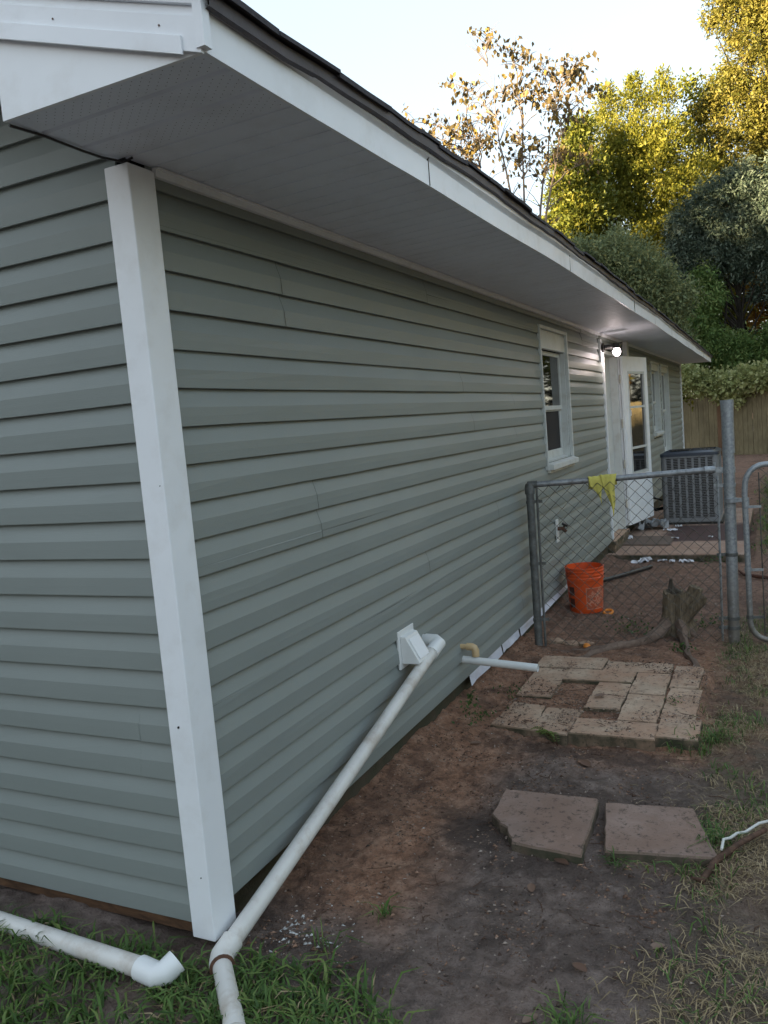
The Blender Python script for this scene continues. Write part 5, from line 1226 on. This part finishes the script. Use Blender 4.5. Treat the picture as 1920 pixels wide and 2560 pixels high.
ptsA = scatter(46000, -.05, 1.60, .0, 4.6, lambda x, y: (.75 * sm(vnoise(x, y, 5, 21), .25, .7) + .12) * (.55 + .45 * sm(.9 - x, 0, .4)), 11)
specks('gravel', ptsA, .0014, .0085, L_litter, 'fine grit and soil crumbs on the bare ground', 'gravel', 12)
ptsF = scatter(15000, -.02, 1.25, .05, 3.4, lambda x, y: (.9 * sm(vnoise(x, y, 6, 41), .42, .75) + .03) * (1 - .6 * sm(x, .5, .8)), 41)
specks('soil_clods', ptsF, .004, .013, L_clod, 'loose brown soil clods along the foot of the wall', 'soil', 42)
ptsB = scatter(15000, -.05, 1.5, 4.4, 7.0, lambda x, y: .8 * sm(vnoise(x, y, 3, 22), .3, .7), 13)
specks('gravel', ptsB, .003, .010, L_litter, 'coarser grit and bits of litter on the dirt behind the fence', 'gravel', 14)
def on_pav(x, y): return np.full(len(x), -.128)
ptsC = scatter(9000, .24, 1.22, 2.0, 3.2, lambda x, y: sm(vnoise(x, y, 7, 23), .35, .75), 15)
specks('soil_crumbs', ptsC, .0018, .0095, L_litter, 'dark crumbs of soil and leaf on the pavers', 'debris', 16, height=on_pav)
ptsD = scatter(900, .05, .42, .05, .34, lambda x, y: np.exp(-(((x - .15) / .03) ** 2 + ((y - .20) / .045) ** 2)) + np.exp(-(((x - .235) / .06) ** 2 + ((y - .155) / .025) ** 2)) * .8 + .03, 17)
specks('paint_chips', ptsD, .004, .014, M_chip, 'white paint chips scattered by the foot of the corner post', 'debris', 18)
ptsE = scatter(150, .0, 1.1, .3, 7, lambda x, y: .5 * sm(.9 - x, 0, .8), 19)
specks('paint_chips', ptsE, .003, .012, M_chip, 'white flecks scattered over the dirt by the wall', 'debris', 20)
lf = scatter(1500, 1.2, 6, 10.5, 24, lambda x, y: np.full(len(x), .8), 24)
specks('leaf_litter', lf, .015, .05, L_dead, 'fallen leaves on the ground in front of the back fence', 'leaf litter', 25)
def twigs(n, x0, x1, y0, y1, seed, label):
    rg = random.Random(seed); mb = MB()
    for _ in range(n):
        x, y, a, l = rg.uniform(x0, x1), rg.uniform(y0, y1), rg.uniform(0, 6.3), rg.uniform(.02, .09)
        q = [(x + l * t * math.cos(a) + rg.uniform(-.004, .004), y + l * t * math.sin(a) + rg.uniform(-.004, .004)) for t in (0, .5, 1)]
        mb.tube([(p[0], p[1], (max(gz(*p), -.127 if (.23 < p[0] < 1.22 and 2.0 < p[1] < 3.2) else -9)) + .004) for p in q], rg.uniform(.0007, .0018), 4, caps=False)
    tag(mb.build('twigs', M_stick), label, 'twigs', kind='stuff')
twigs(260, .1, 1.5, .0, 4.0, 26, 'thin broken twigs scattered on the soil and pavers')
# unseen wood added behind the camera to keep low sun off house and yard
tw = np.random.default_rng(5); TB = []
hx_, hy_ = math.sin(rad(SUN_AZ)), math.cos(rad(SUN_AZ))        # towards the sun
px_, py_ = hy_, -hx_
for s in np.arange(-30, 31, 2.4):
    top = ((13.6 if s < 16 else 11.6) + tw.uniform(-.9, .9)) if s > 9 else (4.6 if 4 < s < 8 else 7.2) + tw.uniform(-.3, .3)  # tops shaped so sun passes to the right-hand fence and grove
    for row in (33, 37):
        for z in np.arange(1.0, top, 2.0): TB.append((hx_ * row + px_ * s + tw.uniform(-1, 1), hy_ * row + py_ * s + tw.uniform(-1, 1), z, 2.3))
o = crown('sun_block_woods', TB, 60000, .95, .65, L_wood, None, clump=6, spread=.8, shell=.0, seed=6); tag(o, 'added unseen wood behind the camera that shades the house and yard', 'woods', kind='stuff')

SB = []; SG_ = []  # unseen masses added at the right to block low sky and bounce warm light
for y in np.arange(-14, 27, 2.3):
    for z in np.arange(.8, (1.4 if y < 5 else 5.0) + tw.uniform(-1, 1), 2.0): (SB if y < 5 else SG_).append((14 + tw.uniform(-1, 1) + max(0, -y) * .15, y, z + (1.2 if y >= 5 else 0), 1.9))
o = crown('sky_block_woods', SB, 14000, .60, .40, L_wood, None, clump=6, spread=.6, shell=.1, seed=16); tag(o, 'added unseen dark wood that blocks low sky light from the long wall', 'woods', kind='stuff')
o = crown('bounce_grove', SG_, 20000, .45, .30, L_oak, None, clump=6, spread=.6, shell=.3, seed=17); tag(o, 'added unseen golden grove that bounces warm light onto the far wall', 'woods', kind='stuff')
